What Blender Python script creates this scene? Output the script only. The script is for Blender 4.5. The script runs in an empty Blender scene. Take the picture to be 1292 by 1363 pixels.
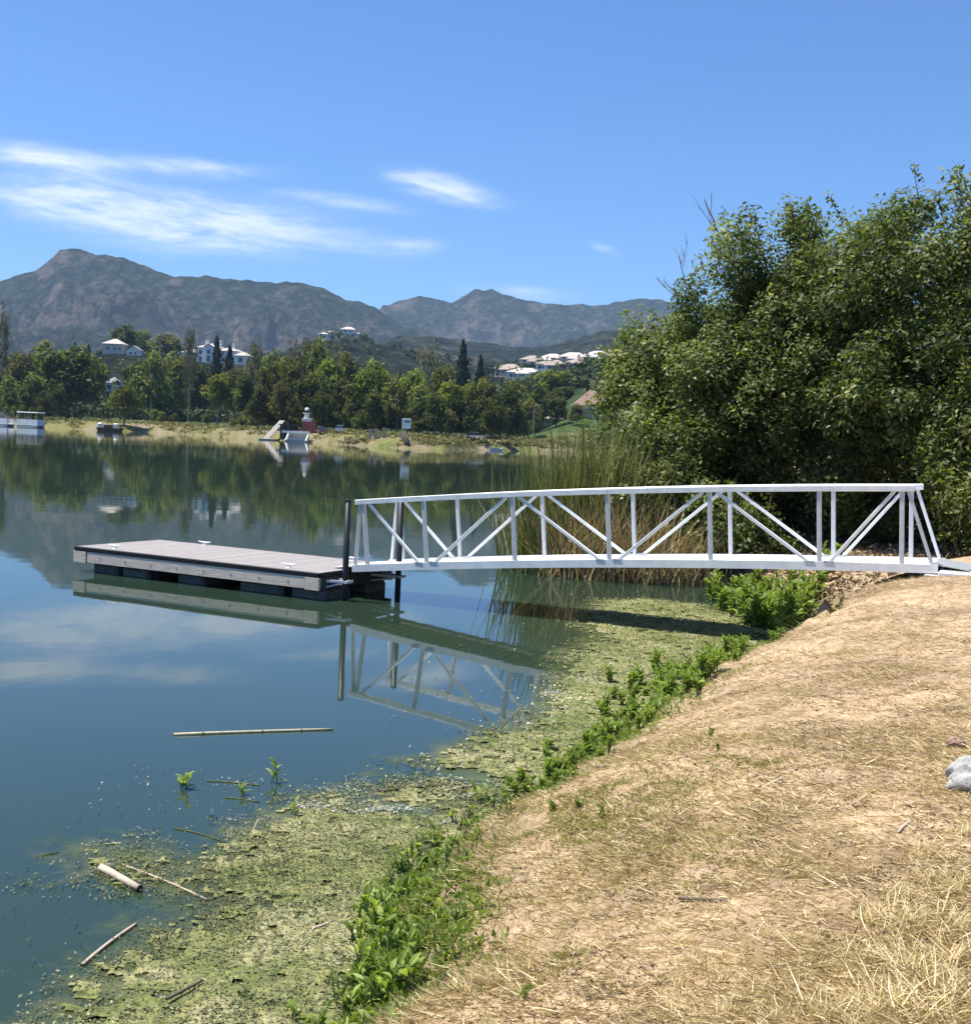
import bpy, math, random
import numpy as np
from mathutils import Vector, Matrix

# ------------------------------------------------------------------ camera
S = bpy.context.scene
COL = S.collection
F, PITCH, ROLL, EYE = 1630.2, 0.0607, 0.0456, 2.724      # focal length in photo pixels (1292 wide)
cd = bpy.data.cameras.new('camera')
cd.sensor_fit = 'HORIZONTAL'; cd.sensor_width = 36.0; cd.lens = 36.0 * F / 1292.0
cd.clip_start = 0.05; cd.clip_end = 30000
cam = bpy.data.objects.new('camera', cd); COL.objects.link(cam)
cam.matrix_world = Matrix.Translation((0, 0, EYE)) @ Matrix.Rotation(math.pi / 2 - PITCH, 4, 'X') @ Matrix.Rotation(ROLL, 4, 'Z')
S.camera = cam

# ------------------------------------------------------------------ sky and sun
SUN = Vector((-0.40, 0.06, 1.0)).normalized()            # towards the sun
w = bpy.data.worlds.new('World'); S.world = w; w.use_nodes = True
nt = w.node_tree; nt.nodes.clear()
def wn(t, **k):
    n = nt.nodes.new(t)
    for a, b in k.items(): setattr(n, a, b)
    return n
def wl(a, b): nt.links.new(a, b)
def wm(op, a, b=None, c=None):
    n = wn('ShaderNodeMath', operation=op)
    for i, v in enumerate((a, b, c)):
        if v is None: continue
        if isinstance(v, (int, float)): n.inputs[i].default_value = v
        else: wl(v, n.inputs[i])
    return n.outputs[0]
sky = wn('ShaderNodeTexSky', sky_type='NISHITA')
sky.sun_disc = False
sky.sun_elevation = math.asin(SUN.z); sky.sun_rotation = math.atan2(SUN.x, SUN.y)
sky.altitude = 250; sky.air_density = 1.0; sky.dust_density = 0.35; sky.ozone_density = 2.5
tint = wn('ShaderNodeMix', data_type='RGBA', blend_type='MULTIPLY'); tint.inputs[0].default_value = 1.0
tint.inputs['B'].default_value = (0.60, 0.88, 1.27, 1)
wl(sky.outputs[0], tint.inputs['A'])
tc = wn('ShaderNodeTexCoord')
sep = wn('ShaderNodeSeparateXYZ'); wl(tc.outputs['Generated'], sep.inputs[0])
az = wm('ARCTAN2', sep.outputs[0], sep.outputs[1])
el = wm('ARCSINE', sep.outputs[2])
# thin wind-drawn cirrus: a few long streaks low over the hills, broken up by stretched noise
cmb = wn('ShaderNodeCombineXYZ'); wl(wm('MULTIPLY', az, 7.0), cmb.inputs[0])
wl(wm('MULTIPLY', wm('ADD', el, wm('MULTIPLY', az, 0.03)), 34.0), cmb.inputs[1])
nz = wn('ShaderNodeTexNoise'); nz.inputs['Scale'].default_value = 1.0; nz.inputs['Detail'].default_value = 8.0
nz.inputs['Roughness'].default_value = 0.62; nz.inputs['Distortion'].default_value = 0.9
wl(cmb.outputs[0], nz.inputs['Vector'])
nz2 = wn('ShaderNodeTexNoise'); nz2.inputs['Scale'].default_value = 3.4; nz2.inputs['Detail'].default_value = 7.0; nz2.inputs['Roughness'].default_value = 0.7
wl(cmb.outputs[0], nz2.inputs['Vector'])
streaks = [  # azimuth, elevation, half length, half height, tilt, weight
    (-0.355, 0.194, 0.040, 0.008, -0.04, 0.85),
    (-0.315, 0.164, 0.090, 0.018, -0.05, 1.25),
    (-0.215, 0.153, 0.095, 0.018, 0.0, 1.15),
    (-0.245, 0.198, 0.075, 0.007, 0.02, 0.85),
    (-0.120, 0.181, 0.055, 0.006, -0.08, 0.65),
    (-0.068, 0.148, 0.035, 0.007, 0.10, 0.7),
    (-0.045, 0.196, 0.042, 0.0105, -0.18, 1.2),
    (0.085, 0.155, 0.015, 0.004, -0.3, 0.6),
    (0.025, 0.117, 0.045, 0.006, -0.02, 0.8),
    (0.85, 0.17, 0.25, 0.02, 0.03, 1.0), (-0.95, 0.22, 0.3, 0.025, -0.05, 1.0), (2.1, 0.2, 0.35, 0.03, 0.02, 1.0),
    (-2.2, 0.18, 0.35, 0.025, 0.0, 1.0), (3.0, 0.3, 0.3, 0.03, 0.0, 1.0)]
tot = None
for (a0, e0, ra, re, ti, wt) in streaks:
    da = wm('SUBTRACT', az, a0)
    de = wm('SUBTRACT', wm('SUBTRACT', el, e0), wm('MULTIPLY', da, ti))
    q = wm('ADD', wm('POWER', wm('MULTIPLY', da, 1 / ra), 2.0), wm('POWER', wm('ABSOLUTE', wm('MULTIPLY', de, 1 / re)), 2.0))
    g = wm('MULTIPLY', wm('EXPONENT', wm('MULTIPLY', q, -0.85)), wt)
    tot = g if tot is None else wm('ADD', tot, g)
tex = wm('ADD', wm('MULTIPLY_ADD', nz.outputs[0], 1.9, -0.92), wm('MULTIPLY', nz2.outputs[0], 1.1))
den = wm('MULTIPLY', wm('MINIMUM', tot, 1.3), wm('MAXIMUM', tex, 0.0))
cm = wn('ShaderNodeMapRange'); cm.interpolation_type = 'SMOOTHSTEP'
cm.inputs[1].default_value = 0.05; cm.inputs[2].default_value = 1.05; cm.inputs[3].default_value = 0.0; cm.inputs[4].default_value = 0.76
wl(den, cm.inputs[0])
cmix = wn('ShaderNodeMix', data_type='RGBA'); wl(cm.outputs[0], cmix.inputs[0]); wl(tint.outputs['Result'], cmix.inputs['A'])
cmix.inputs['B'].default_value = (8.6, 9.0, 9.6, 1)
bg = wn('ShaderNodeBackground'); bg.inputs[1].default_value = 0.077
wl(cmix.outputs['Result'], bg.inputs[0])
wo = wn('ShaderNodeOutputWorld'); wl(bg.outputs[0], wo.inputs[0])

sl = bpy.data.lights.new('sun', 'SUN'); sl.energy = 5.0; sl.angle = math.radians(0.53); sl.color = (1.0, 0.955, 0.88)
so = bpy.data.objects.new('sun', sl); COL.objects.link(so)
so.rotation_euler = (-SUN).to_track_quat('-Z', 'Y').to_euler()
so.location = (-40, 40, 120)

S.view_settings.view_transform = 'Standard'; S.view_settings.look = 'None'
S.view_settings.exposure = 0.80; S.view_settings.gamma = 1.0; S.view_settings.use_curve_mapping = False
S.cycles.use_denoising = True
S.cycles.max_bounces = 6; S.cycles.diffuse_bounces = 3; S.cycles.glossy_bounces = 3; S.cycles.transmission_bounces = 3
S.cycles.transparent_max_bounces = 4; S.cycles.volume_bounces = 0
S.cycles.caustics_reflective = False; S.cycles.caustics_refractive = False
S.cycles.sample_clamp_indirect = 6.0

# ------------------------------------------------------------------ photo pixel -> place
def ray(x, y):
    a, b = x - 646.0, y - 681.5
    c, s = math.cos(ROLL), math.sin(ROLL)
    u, v = c * a + s * b, -s * a + c * b
    X, up = u / F, -v / F
    return X, math.cos(PITCH) + up * math.sin(PITCH), -math.sin(PITCH) + up * math.cos(PITCH)
def atz(x, y, z=0.0):
    r = ray(x, y); t = (z - EYE) / r[2]
    return Vector((r[0] * t, r[1] * t, z))
def aty(x, y, Y):
    r = ray(x, y); t = Y / r[1]
    return Vector((r[0] * t, Y, EYE + r[2] * t))
def hor(x): return 681.5 + (x - 646) * math.tan(ROLL) - F * math.tan(PITCH) / math.cos(ROLL)

# ------------------------------------------------------------------ noise
def _h(ix, iy, seed):
    n = (ix.astype(np.int64) * 374761393 + iy.astype(np.int64) * 668265263 + seed * 1442695041) & 0x7fffffff
    n = ((n ^ (n >> 13)) * 1274126177) & 0x7fffffff
    n = (n ^ (n >> 16)) & 0xffff
    return n / 65535.0
def vnoise(x, y, seed=0):
    x = np.asarray(x, float); y = np.asarray(y, float)
    ix, iy = np.floor(x), np.floor(y); fx, fy = x - ix, y - iy
    fx = fx * fx * fx * (fx * (fx * 6 - 15) + 10); fy = fy * fy * fy * (fy * (fy * 6 - 15) + 10)
    a, b = _h(ix, iy, seed), _h(ix + 1, iy, seed); c, d = _h(ix, iy + 1, seed), _h(ix + 1, iy + 1, seed)
    return (a * (1 - fx) + b * fx) * (1 - fy) + (c * (1 - fx) + d * fx) * fy
def fbm(x, y, oct=4, seed=0, gain=0.5):
    t = 0; a = 1.0; s = 0
    for o in range(oct):
        t = t + a * vnoise(x * 2 ** o + 13.7 * o, y * 2 ** o - 7.3 * o, seed + o); s += a; a *= gain
    return t / s
def ridged(x, y, oct=5, seed=0, gain=0.55):
    t = 0; a = 1.0; s = 0
    for o in range(oct):
        n = 1 - np.abs(2 * vnoise(x * 2 ** o + 5.1 * o, y * 2 ** o + 9.2 * o, seed + o) - 1)
        t = t + a * n * n; s += a; a *= gain
    return t / s
def sstep(a, b, x):
    t = np.clip((x - a) / (b - a), 0, 1); return t * t * (3 - 2 * t)
def poly_sdf(px, py, poly):
    """signed distance, positive inside"""
    px = np.asarray(px, float); py = np.asarray(py, float)
    d = np.full(px.shape, 1e9); ins = np.zeros(px.shape, bool)
    n = len(poly)
    for i in range(n):
        ax, ay = poly[i]; bx, by = poly[(i + 1) % n]
        ex, ey = bx - ax, by - ay; wx, wy = px - ax, py - ay
        t = np.clip((wx * ex + wy * ey) / (ex * ex + ey * ey + 1e-12), 0, 1)
        d = np.minimum(d, (wx - ex * t) ** 2 + (wy - ey * t) ** 2)
        c = ((ay <= py) & (by > py)) | ((by <= py) & (ay > py))
        with np.errstate(divide='ignore', invalid='ignore'):
            xi = ax + (py - ay) / (by - ay if by != ay else 1e-9) * ex
        ins ^= c & (px < xi)
    return np.where(ins, 1, -1) * np.sqrt(d)

# ------------------------------------------------------------------ materials
def mat(name, col=(0.5, 0.5, 0.5), rough=0.6, spec=0.5, metal=0.0):
    m = bpy.data.materials.new(name); m.use_nodes = True
    b = m.node_tree.nodes['Principled BSDF']
    b.inputs['Base Color'].default_value = (*col, 1); b.inputs['Roughness'].default_value = rough
    b.inputs['Specular IOR Level'].default_value = spec; b.inputs['Metallic'].default_value = metal
    return m
def N(m, t, **k):
    n = m.node_tree.nodes.new(t)
    for a, b in k.items(): setattr(n, a, b)
    return n
def L(m, a, b): m.node_tree.links.new(a, b)
def noise(m, scale, detail=4, rough=0.55, vec=None, dist=0.0):
    n = N(m, 'ShaderNodeTexNoise'); n.inputs['Scale'].default_value = scale; n.inputs['Detail'].default_value = detail
    n.inputs['Roughness'].default_value = rough; n.inputs['Distortion'].default_value = dist
    if vec is not None: L(m, vec, n.inputs['Vector'])
    return n
def coords(m, scale=(1, 1, 1), kind='Object'):
    t = N(m, 'ShaderNodeTexCoord'); mp = N(m, 'ShaderNodeMapping'); mp.inputs['Scale'].default_value = scale
    L(m, t.outputs[kind], mp.inputs['Vector']); return mp.outputs[0]
def ramp(m, fac, stops):
    r = N(m, 'ShaderNodeValToRGB'); e = r.color_ramp.elements
    while len(e) > 1: e.remove(e[-1])
    e[0].position = stops[0][0]; e[0].color = (*stops[0][1], 1)
    for p, c in stops[1:]:
        k = e.new(p); k.color = (*c, 1)
    if fac is not None: L(m, fac, r.inputs[0])
    return r
def mixc(m, fac, a, b, blend='MIX'):
    n = N(m, 'ShaderNodeMix', data_type='RGBA', blend_type=blend)
    for s, v in ((n.inputs[0], fac), (n.inputs['A'], a), (n.inputs['B'], b)):
        if isinstance(v, (int, float)): s.default_value = v
        elif isinstance(v, tuple): s.default_value = (*v, 1)
        else: L(m, v, s)
    return n.outputs['Result']
def math_(m, op, a, b=None, c=None):
    n = N(m, 'ShaderNodeMath', operation=op)
    for i, v in enumerate((a, b, c)):
        if v is None: continue
        if isinstance(v, (int, float)): n.inputs[i].default_value = v
        else: L(m, v, n.inputs[i])
    return n.outputs[0]
def bump(m, h, strength, dist=0.02):
    b = N(m, 'ShaderNodeBump'); b.inputs['Strength'].default_value = strength; b.inputs['Distance'].default_value = dist
    L(m, h, b.inputs['Height']); L(m, b.outputs[0], m.node_tree.nodes['Principled BSDF'].inputs['Normal'])
def base(m): return m.node_tree.nodes['Principled BSDF'].inputs['Base Color']

def worn(name, c, var=0.25, scale=6, rough=0.6, metal=0.0, stretch=(1, 1, 1), bmp=0.15, spec=0.4):
    m = mat(name, c, rough, spec, metal)
    v = coords(m, stretch); n = noise(m, scale, 6, 0.6, v)
    lo = tuple(x * (1 - var) for x in c); hi = tuple(min(1, x * (1 + var)) for x in c)
    r = ramp(m, n.outputs[0], [(0.3, lo), (0.7, hi)])
    L(m, r.outputs[0], base(m))
    if bmp: bump(m, n.outputs[0], bmp, 0.01)
    return m
def leafmat(name, dark, mid, light, trans=0.3, rough=0.5, objvar=0.0, spec=0.3):
    """foliage: colour differs from leaf to leaf, some light passes through"""
    m = mat(name, mid, rough, spec)
    at = N(m, 'ShaderNodeAttribute'); at.attribute_name = 'rnd'
    r = ramp(m, at.outputs['Fac'], [(0.0, dark), (0.5, mid), (0.93, light), (1.0, tuple(min(1, c * 1.5) for c in light))])
    out = r.outputs[0]
    if objvar:
        oi = N(m, 'ShaderNodeObjectInfo'); hs = N(m, 'ShaderNodeHueSaturation')
        L(m, math_(m, 'MULTIPLY_ADD', oi.outputs['Random'], objvar * 0.10, 0.5 - objvar * 0.05), hs.inputs['Hue'])
        L(m, math_(m, 'MULTIPLY_ADD', oi.outputs['Random'], objvar, 1.0 - objvar / 2), hs.inputs['Value'])
        L(m, out, hs.inputs['Color']); out = hs.outputs[0]
    L(m, out, base(m))
    pb = m.node_tree.nodes['Principled BSDF']; mo = m.node_tree.nodes['Material Output']
    tr = N(m, 'ShaderNodeBsdfTranslucent'); L(m, mixc(m, 1.0, out, (1.15, 1.25, 0.5), 'MULTIPLY'), tr.inputs[0])
    mx = N(m, 'ShaderNodeMixShader'); mx.inputs[0].default_value = trans
    L(m, pb.outputs[0], mx.inputs[1]); L(m, tr.outputs[0], mx.inputs[2]); L(m, mx.outputs[0], mo.inputs[0])
    return m

M = {}
M['white'] = worn('white_painted_aluminium', (0.78, 0.78, 0.76), 0.11, 5, 0.42, 0, bmp=0.03)
M['post'] = worn('grey_white_aluminium', (0.56, 0.57, 0.57), 0.10, 14, 0.42, 0.0, bmp=0.04)
M['grating'] = worn('pale_deck_metal', (0.72, 0.73, 0.72), 0.10, 30, 0.5, 0.0, bmp=0.2)
M['galv'] = worn('galvanised_steel', (0.42, 0.43, 0.43), 0.25, 22, 0.45, 0.35, bmp=0.1)
M['plank'] = worn('weathered_composite_board', (0.285, 0.258, 0.24), 0.22, 5, 0.75, 0, (1, 9, 9), 0.25)
M['fascia'] = worn('weathered_fascia_timber', (0.66, 0.545, 0.44), 0.22, 4, 0.8, 0, (1.2, 12, 12), 0.3)
M['black'] = mat('black_rubber', (0.012, 0.012, 0.013), 0.55, 0.3)
M['float'] = worn('grey_black_plastic_float', (0.10, 0.105, 0.10), 0.35, 8, 0.6)
M['pile'] = mat('black_coated_steel', (0.010, 0.011, 0.014), 0.45, 0.35)
M['bark'] = worn('bark', (0.13, 0.10, 0.075), 0.45, 6, 0.9, 0, (1, 1, 0.2), 0.5)
M['barkpale'] = worn('pale_bark', (0.30, 0.26, 0.21), 0.35, 6, 0.9, 0, (1, 1, 0.2), 0.5)
M['twig'] = worn('dry_twig', (0.27, 0.21, 0.16), 0.35, 12, 0.9)
M['stick'] = worn('pale_dead_stick', (0.46, 0.37, 0.28), 0.25, 14, 0.85, 0, (0.3, 1, 1), 0.3)
M['darkstick'] = worn('dark_wet_twig', (0.11, 0.085, 0.06), 0.35, 14, 0.8)
M['cutend'] = mat('dark_cut_end', (0.05, 0.035, 0.03), 0.9)
M['canopy'] = leafmat('willow_leaf', (0.040, 0.056, 0.013), (0.125, 0.156, 0.040), (0.285, 0.305, 0.118), 0.43)
M['canopy2'] = leafmat('shrub_leaf', (0.045, 0.064, 0.013), (0.140, 0.172, 0.040), (0.30, 0.32, 0.118), 0.43)
M['weed'] = leafmat('weed_leaf', (0.10, 0.15, 0.022), (0.21, 0.28, 0.055), (0.34, 0.40, 0.11), 0.45)
M['weedstem'] = mat('weed_stem', (0.10, 0.15, 0.04), 0.6)
M['reed'] = leafmat('green_reed', (0.09, 0.105, 0.030), (0.185, 0.195, 0.065), (0.32, 0.30, 0.13), 0.25)
M['dryreed'] = leafmat('dry_reed', (0.16, 0.11, 0.055), (0.40, 0.295, 0.16), (0.62, 0.48, 0.29), 0.2)
M['straw'] = leafmat('straw', (0.26, 0.185, 0.085), (0.55, 0.42, 0.225), (0.76, 0.61, 0.36), 0.15, 0.6, spec=0.25)
M['litter'] = leafmat('leaf_litter', (0.05, 0.035, 0.022), (0.13, 0.09, 0.055), (0.34, 0.25, 0.16), 0.1, 0.8, spec=0.2)
M['algaefleck'] = leafmat('floating_pond_leaves', (0.085, 0.095, 0.03), (0.20, 0.205, 0.085), (0.44, 0.41, 0.25), 0.15, 0.5)
M['farleaf'] = {
    'oak': leafmat('oak_leaf', (0.034, 0.046, 0.012), (0.088, 0.105, 0.026), (0.165, 0.18, 0.052), 0.4, 0.7, 0.5, spec=0.2),
    'olive': leafmat('olive_leaf', (0.062, 0.070, 0.018), (0.155, 0.160, 0.045), (0.26, 0.25, 0.085), 0.45, 0.7, 0.5, spec=0.2),
    'lime': leafmat('lime_leaf', (0.065, 0.085, 0.014), (0.155, 0.178, 0.032), (0.26, 0.27, 0.062), 0.45, 0.7, 0.35, spec=0.2),
    'bare': leafmat('brown_twig_leaf', (0.085, 0.075, 0.045), (0.165, 0.145, 0.085), (0.25, 0.22, 0.135), 0.25, 0.8, 0.4, spec=0.2),
    'conifer': leafmat('conifer_leaf', (0.010, 0.020, 0.010), (0.024, 0.040, 0.017), (0.042, 0.065, 0.027), 0.1, 0.7, 0.3, spec=0.2),
    'scrub': leafmat('hill_scrub', (0.024, 0.036, 0.015), (0.055, 0.072, 0.028), (0.10, 0.115, 0.048), 0.15, 0.8, spec=0.15)}
M['wallwhite'] = worn('white_stucco', (0.74, 0.72, 0.68), 0.06, 3, 0.85)
M['wallbeige'] = worn('beige_stucco', (0.52, 0.46, 0.39), 0.08, 3, 0.85)
M['roofpale'] = worn('pale_tile_roof', (0.46, 0.41, 0.36), 0.2, 2, 0.8)
M['rooftan'] = worn('tan_tile_roof', (0.30, 0.24, 0.20), 0.2, 2, 0.8)
M['roofgrey'] = worn('grey_shingle_roof', (0.23, 0.23, 0.24), 0.2, 2, 0.8)
M['roofred'] = worn('red_brown_tile_roof', (0.25, 0.15, 0.115), 0.25, 1.5, 0.8)
M['glass'] = mat('dark_window_glass', (0.02, 0.025, 0.03), 0.12, 0.6)
M['redwall'] = worn('faded_red_boards', (0.36, 0.105, 0.085), 0.2, 2, 0.8)
M['boatwhite'] = mat('white_fibreglass', (0.82, 0.82, 0.80), 0.3, 0.5)
M['boatdark'] = mat('dark_canvas', (0.03, 0.03, 0.035), 0.8)
M['brown'] = worn('brown_painted_timber', (0.14, 0.075, 0.055), 0.3, 3, 0.8)
M['timber'] = worn('grey_timber', (0.34, 0.31, 0.27), 0.3, 2, 0.85)
M['darktimber'] = worn('dark_timber', (0.075, 0.06, 0.05), 0.3, 2, 0.85)
M['concrete'] = worn('concrete', (0.45, 0.44, 0.41), 0.18, 3, 0.85, bmp=0.3)
M['slab'] = worn('white_concrete', (0.72, 0.71, 0.68), 0.10, 5, 0.8, bmp=0.2)
M['carwhite'] = mat('white_car_paint', (0.75, 0.76, 0.76), 0.25)
M['carbrown'] = mat('brown_car_paint', (0.20, 0.12, 0.09), 0.3)
M['tyre'] = mat('tyre_rubber', (0.015, 0.015, 0.015), 0.8)

# ------------------------------------------------------------------ mesh helpers
def tagp(o, label=None, cat=None, group=None, kind=None):
    if label: o['label'] = label
    if cat: o['category'] = cat
    if group: o['group'] = group
    if kind: o['kind'] = kind
    return o
def link(name, me, parent=None):
    o = bpy.data.objects.new(name, me); COL.objects.link(o)
    if parent is not None: o.parent = parent
    return o
def np_mesh(name, V, Q, m=None, rnd=None, smooth=False, attrs=None):
    """mesh from numpy: V (n,3), Q (k,3|4)"""
    me = bpy.data.meshes.new(name)
    V = np.asarray(V, np.float32); Q = np.asarray(Q, np.int32); k = Q.shape[1]
    me.vertices.add(len(V)); me.vertices.foreach_set('co', V.ravel())
    me.loops.add(Q.size); me.loops.foreach_set('vertex_index', Q.ravel())
    me.polygons.add(len(Q)); me.polygons.foreach_set('loop_start', np.arange(0, Q.size, k, dtype=np.int32))
    me.polygons.foreach_set('loop_total', np.full(len(Q), k, np.int32))
    if smooth: me.polygons.foreach_set('use_smooth', np.ones(len(Q), bool))
    me.update(calc_edges=True); me.validate()
    if rnd is not None:
        a = me.attributes.new('rnd', 'FLOAT', 'FACE'); a.data.foreach_set('value', np.asarray(rnd, np.float32))
    for nme, arr in (attrs or {}).items():
        a = me.attributes.new(nme, 'FLOAT', 'POINT'); a.data.foreach_set('value', np.asarray(arr, np.float32))
    if m: me.materials.append(m)
    return me
class MB:
    def __init__(s): s.v = []; s.f = []
    def add(s, vs, fs):
        k = len(s.v); s.v += [tuple(p) for p in vs]; s.f += [tuple(i + k for i in f) for f in fs]; return s
    def box(s, x0, y0, z0, x1, y1, z1, mtx=None, bev=0.0):
        if bev:
            b = bev
            P = []
            for z, i in ((z0, b), (z0 + b, 0), (z1 - b, 0), (z1, b)):
                P += [(x0 + i, y0 + b, z), (x0 + b, y0 + i, z), (x1 - b, y0 + i, z), (x1 - i, y0 + b, z), (x1 - i, y1 - b, z), (x1 - b, y1 - i, z), (x0 + b, y1 - i, z), (x0 + i, y1 - b, z)]
            fs = [tuple(reversed(range(8))), tuple(range(24, 32))]
            for r in range(3):
                for i in range(8): fs.append((r * 8 + i, r * 8 + (i + 1) % 8, r * 8 + 8 + (i + 1) % 8, r * 8 + 8 + i))
        else:
            P = [(x0, y0, z0), (x1, y0, z0), (x1, y1, z0), (x0, y1, z0), (x0, y0, z1), (x1, y0, z1), (x1, y1, z1), (x0, y1, z1)]
            fs = [(3, 2, 1, 0), (4, 5, 6, 7), (0, 1, 5, 4), (1, 2, 6, 5), (2, 3, 7, 6), (3, 0, 4, 7)]
        if mtx is not None: P = [mtx @ Vector(p) for p in P]
        return s.add(P, fs)
    def bar(s, a, b, w, h, up=(0, 0, 1), bev=0.0):
        a, b = Vector(a), Vector(b); d = b - a; ln = d.length; x = d / ln
        y = Vector(up).cross(x)
        if y.length < 1e-4: y = Vector((0, 1, 0))
        y.normalize(); z = x.cross(y)
        m = Matrix((x, y, z)).transposed().to_4x4(); m.translation = a
        return s.box(0, -w / 2, -h / 2, ln, w / 2, h / 2, m, bev)
    def tube(s, pts, rad, n=8, cap=True):
        pts = [Vector(p) for p in pts]; R = rad if isinstance(rad, (list, tuple)) else [rad] * len(pts)
        rings = []
        for i, p in enumerate(pts):
            t = (pts[min(i + 1, len(pts) - 1)] - pts[max(i - 1, 0)]).normalized()
            u = t.orthogonal() if i == 0 else (pu - t * pu.dot(t))
            u.normalize(); pu = u; q = t.cross(u)
            rings.append([p + (u * math.cos(6.28319 * k / n) + q * math.sin(6.28319 * k / n)) * R[i] for k in range(n)])
        fs = []
        for i in range(len(pts) - 1):
            for k in range(n): fs.append((i * n + k, i * n + (k + 1) % n, (i + 1) * n + (k + 1) % n, (i + 1) * n + k))
        if cap: fs.append(tuple(reversed(range(n)))); fs.append(tuple((len(pts) - 1) * n + k for k in range(n)))
        return s.add([p for r in rings for p in r], fs)
    def build(s, name, m, parent=None, smooth=False):
        me = bpy.data.meshes.new(name); me.from_pydata([tuple(p) for p in s.v], [], s.f)
        if smooth:
            for p in me.polygons: p.use_smooth = True
        me.materials.append(m); me.update()
        return link(name, me, parent)
def empty(name, loc=(0, 0, 0), rz=0, label=None, cat=None, group=None):
    o = bpy.data.objects.new(name, None); COL.objects.link(o); o.location = loc; o.rotation_euler = (0, 0, rz)
    o.empty_display_size = 0.2
    return tagp(o, label, cat, group)
def copy_tree(o, parent=None):
    c = o.copy(); COL.objects.link(c); c.parent = parent
    for ch in KIDS.get(o.name, ()): copy_tree(ch, c)
    return c
KIDS = {}
def kids(o):
    KIDS[o.name] = [c for c in COL.objects if c.parent == o]
    for c in KIDS[o.name]: kids(c)
def nrm(a): return a / np.maximum(np.linalg.norm(a, axis=1, keepdims=True), 1e-9)
def leaves(P, D, Nn, ln, wd):
    """one diamond-shaped folded leaf for each point (quad)"""
    D = nrm(D); B = nrm(np.cross(Nn, D)); U = np.cross(D, B)
    ln = ln[:, None]; wd = wd[:, None]
    v = np.stack([P, P + D * ln * .42 + B * wd * .5 + U * wd * .12, P + D * ln, P + D * ln * .42 - B * wd * .5 + U * wd * .12], 1)
    n = len(P); return v.reshape(-1, 3), np.arange(4 * n).reshape(n, 4)
def strips(P, D, Bn, ln, wd, bend, seg=3):
    """bending ribbons (grass, reeds): P root, D direction, Bn sideways bend direction"""
    n = len(P); D = nrm(D); Bn = nrm(Bn); W = nrm(np.cross(D, Bn) + 1e-6)
    rows = []
    for i in range(seg + 1):
        t = i / seg
        c = P + D * (ln * t)[:, None] + Bn * (bend * ln * t * t)[:, None] - D * (np.abs(bend) * .35 * ln * t * t)[:, None]
        k = (wd * (1 - t * t * .92) * .5)[:, None]
        rows += [c - W * k, c + W * k]
    v = np.stack(rows, 1)
    idx = np.arange(n)[:, None] * (2 * (seg + 1)); q = []
    for i in range(seg): q.append(np.stack([idx[:, 0] + 2 * i, idx[:, 0] + 2 * i + 1, idx[:, 0] + 2 * i + 3, idx[:, 0] + 2 * i + 2], 1))
    return v.reshape(-1, 3), np.concatenate(q, 0)

# ================================================================== SETTING
# shoreline of the near bank (land on the right)
_sp = [atz(*p) for p in [(475, 1363), (500, 1290), (540, 1200), (600, 1125), (650, 1092), (715, 1066), (785, 1012), (850, 975), (900, 945), (945, 908), (1010, 880), (1065, 852), (1098, 820)]]
SHORE = [(-3.2, -12), (-2.2, -1), (-1.25, 3.2)] + [(p.x, p.y) for p in _sp] + [(5.6, 20.4), (5.7, 22.4), (5.0, 24.7), (2.8, 25.6), (1.2, 25.5), (.45, 25.9), (.5, 27.5), (2.4, 32), (7, 42), (16, 60),
         (36, 110), (60, 200), (90, 260), (300, 260), (300, -12)]
LAND = SHORE
def near_t(x, y):
    d = poly_sdf(x, y, LAND)
    return d + (fbm(np.asarray(x) * 1.3, np.asarray(y) * 1.3, 3, 5) - .5) * .6 * np.clip(1.4 - np.abs(d), 0, 1)
def near_z(x, y, t=None):
    x = np.asarray(x, float); y = np.asarray(y, float)
    if t is None: t = near_t(x, y)
    tt = np.maximum(t, 0)
    top = 1.26 - .30 * sstep(19, 25, y)
    rise = 1.75 - .85 * sstep(11, 15.5, y) + 1.4 * sstep(18.6, 20.5, y)
    z = top * (1 - np.exp(-tt / rise)) + .05 * sstep(0, .10, tt)
    z = z + (fbm(x * .8, y * .8, 3, 21) - .5) * .14 * np.clip(tt, 0, 1) + (fbm(x * 4, y * 4, 3, 31) - .5) * .085 * np.clip(tt * 3, 0, 1)
    cut = sstep(.85, .95, t + (fbm(x * 1.7, y * 1.7, 3, 52) - .5) * .9)      # eroded lip by the gangway
    z = z - .20 * (1 - cut) * sstep(0, .5, tt) * sstep(13, 15, y) * (1 - sstep(19.5, 21, y))
    lip = sstep(.30, .36, t + (fbm(x * 2.3, y * 2.3, 3, 53) - .5) * .5)
    z = z - .07 * (1 - lip) * sstep(0, .2, tt)
    z = z + np.maximum(0, t - 12) * .02
    return np.where(t > 0, z, np.maximum(-1.2, .38 * t))
def span(a, b, fine0, fine1, h, g=1.16):
    xs = list(np.arange(fine0, fine1, h)); s = h
    while xs[-1] < b: s *= g; xs.append(xs[-1] + s)
    s = h; lo = [fine0]
    while lo[-1] > a: s *= g; lo.append(lo[-1] - s)
    return np.array(sorted(set(lo[1:] + xs)))
def grid_faces(nx, ny):
    i = np.arange(nx * ny).reshape(ny, nx)
    return np.stack([i[:-1, :-1].ravel(), i[:-1, 1:].ravel(), i[1:, 1:].ravel(), i[1:, :-1].ravel()], 1)
def compact(V, Q, extra=()):
    u, inv = np.unique(Q.ravel(), return_inverse=True)
    return V[u], inv.reshape(Q.shape), [e[u] for e in extra]

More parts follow.
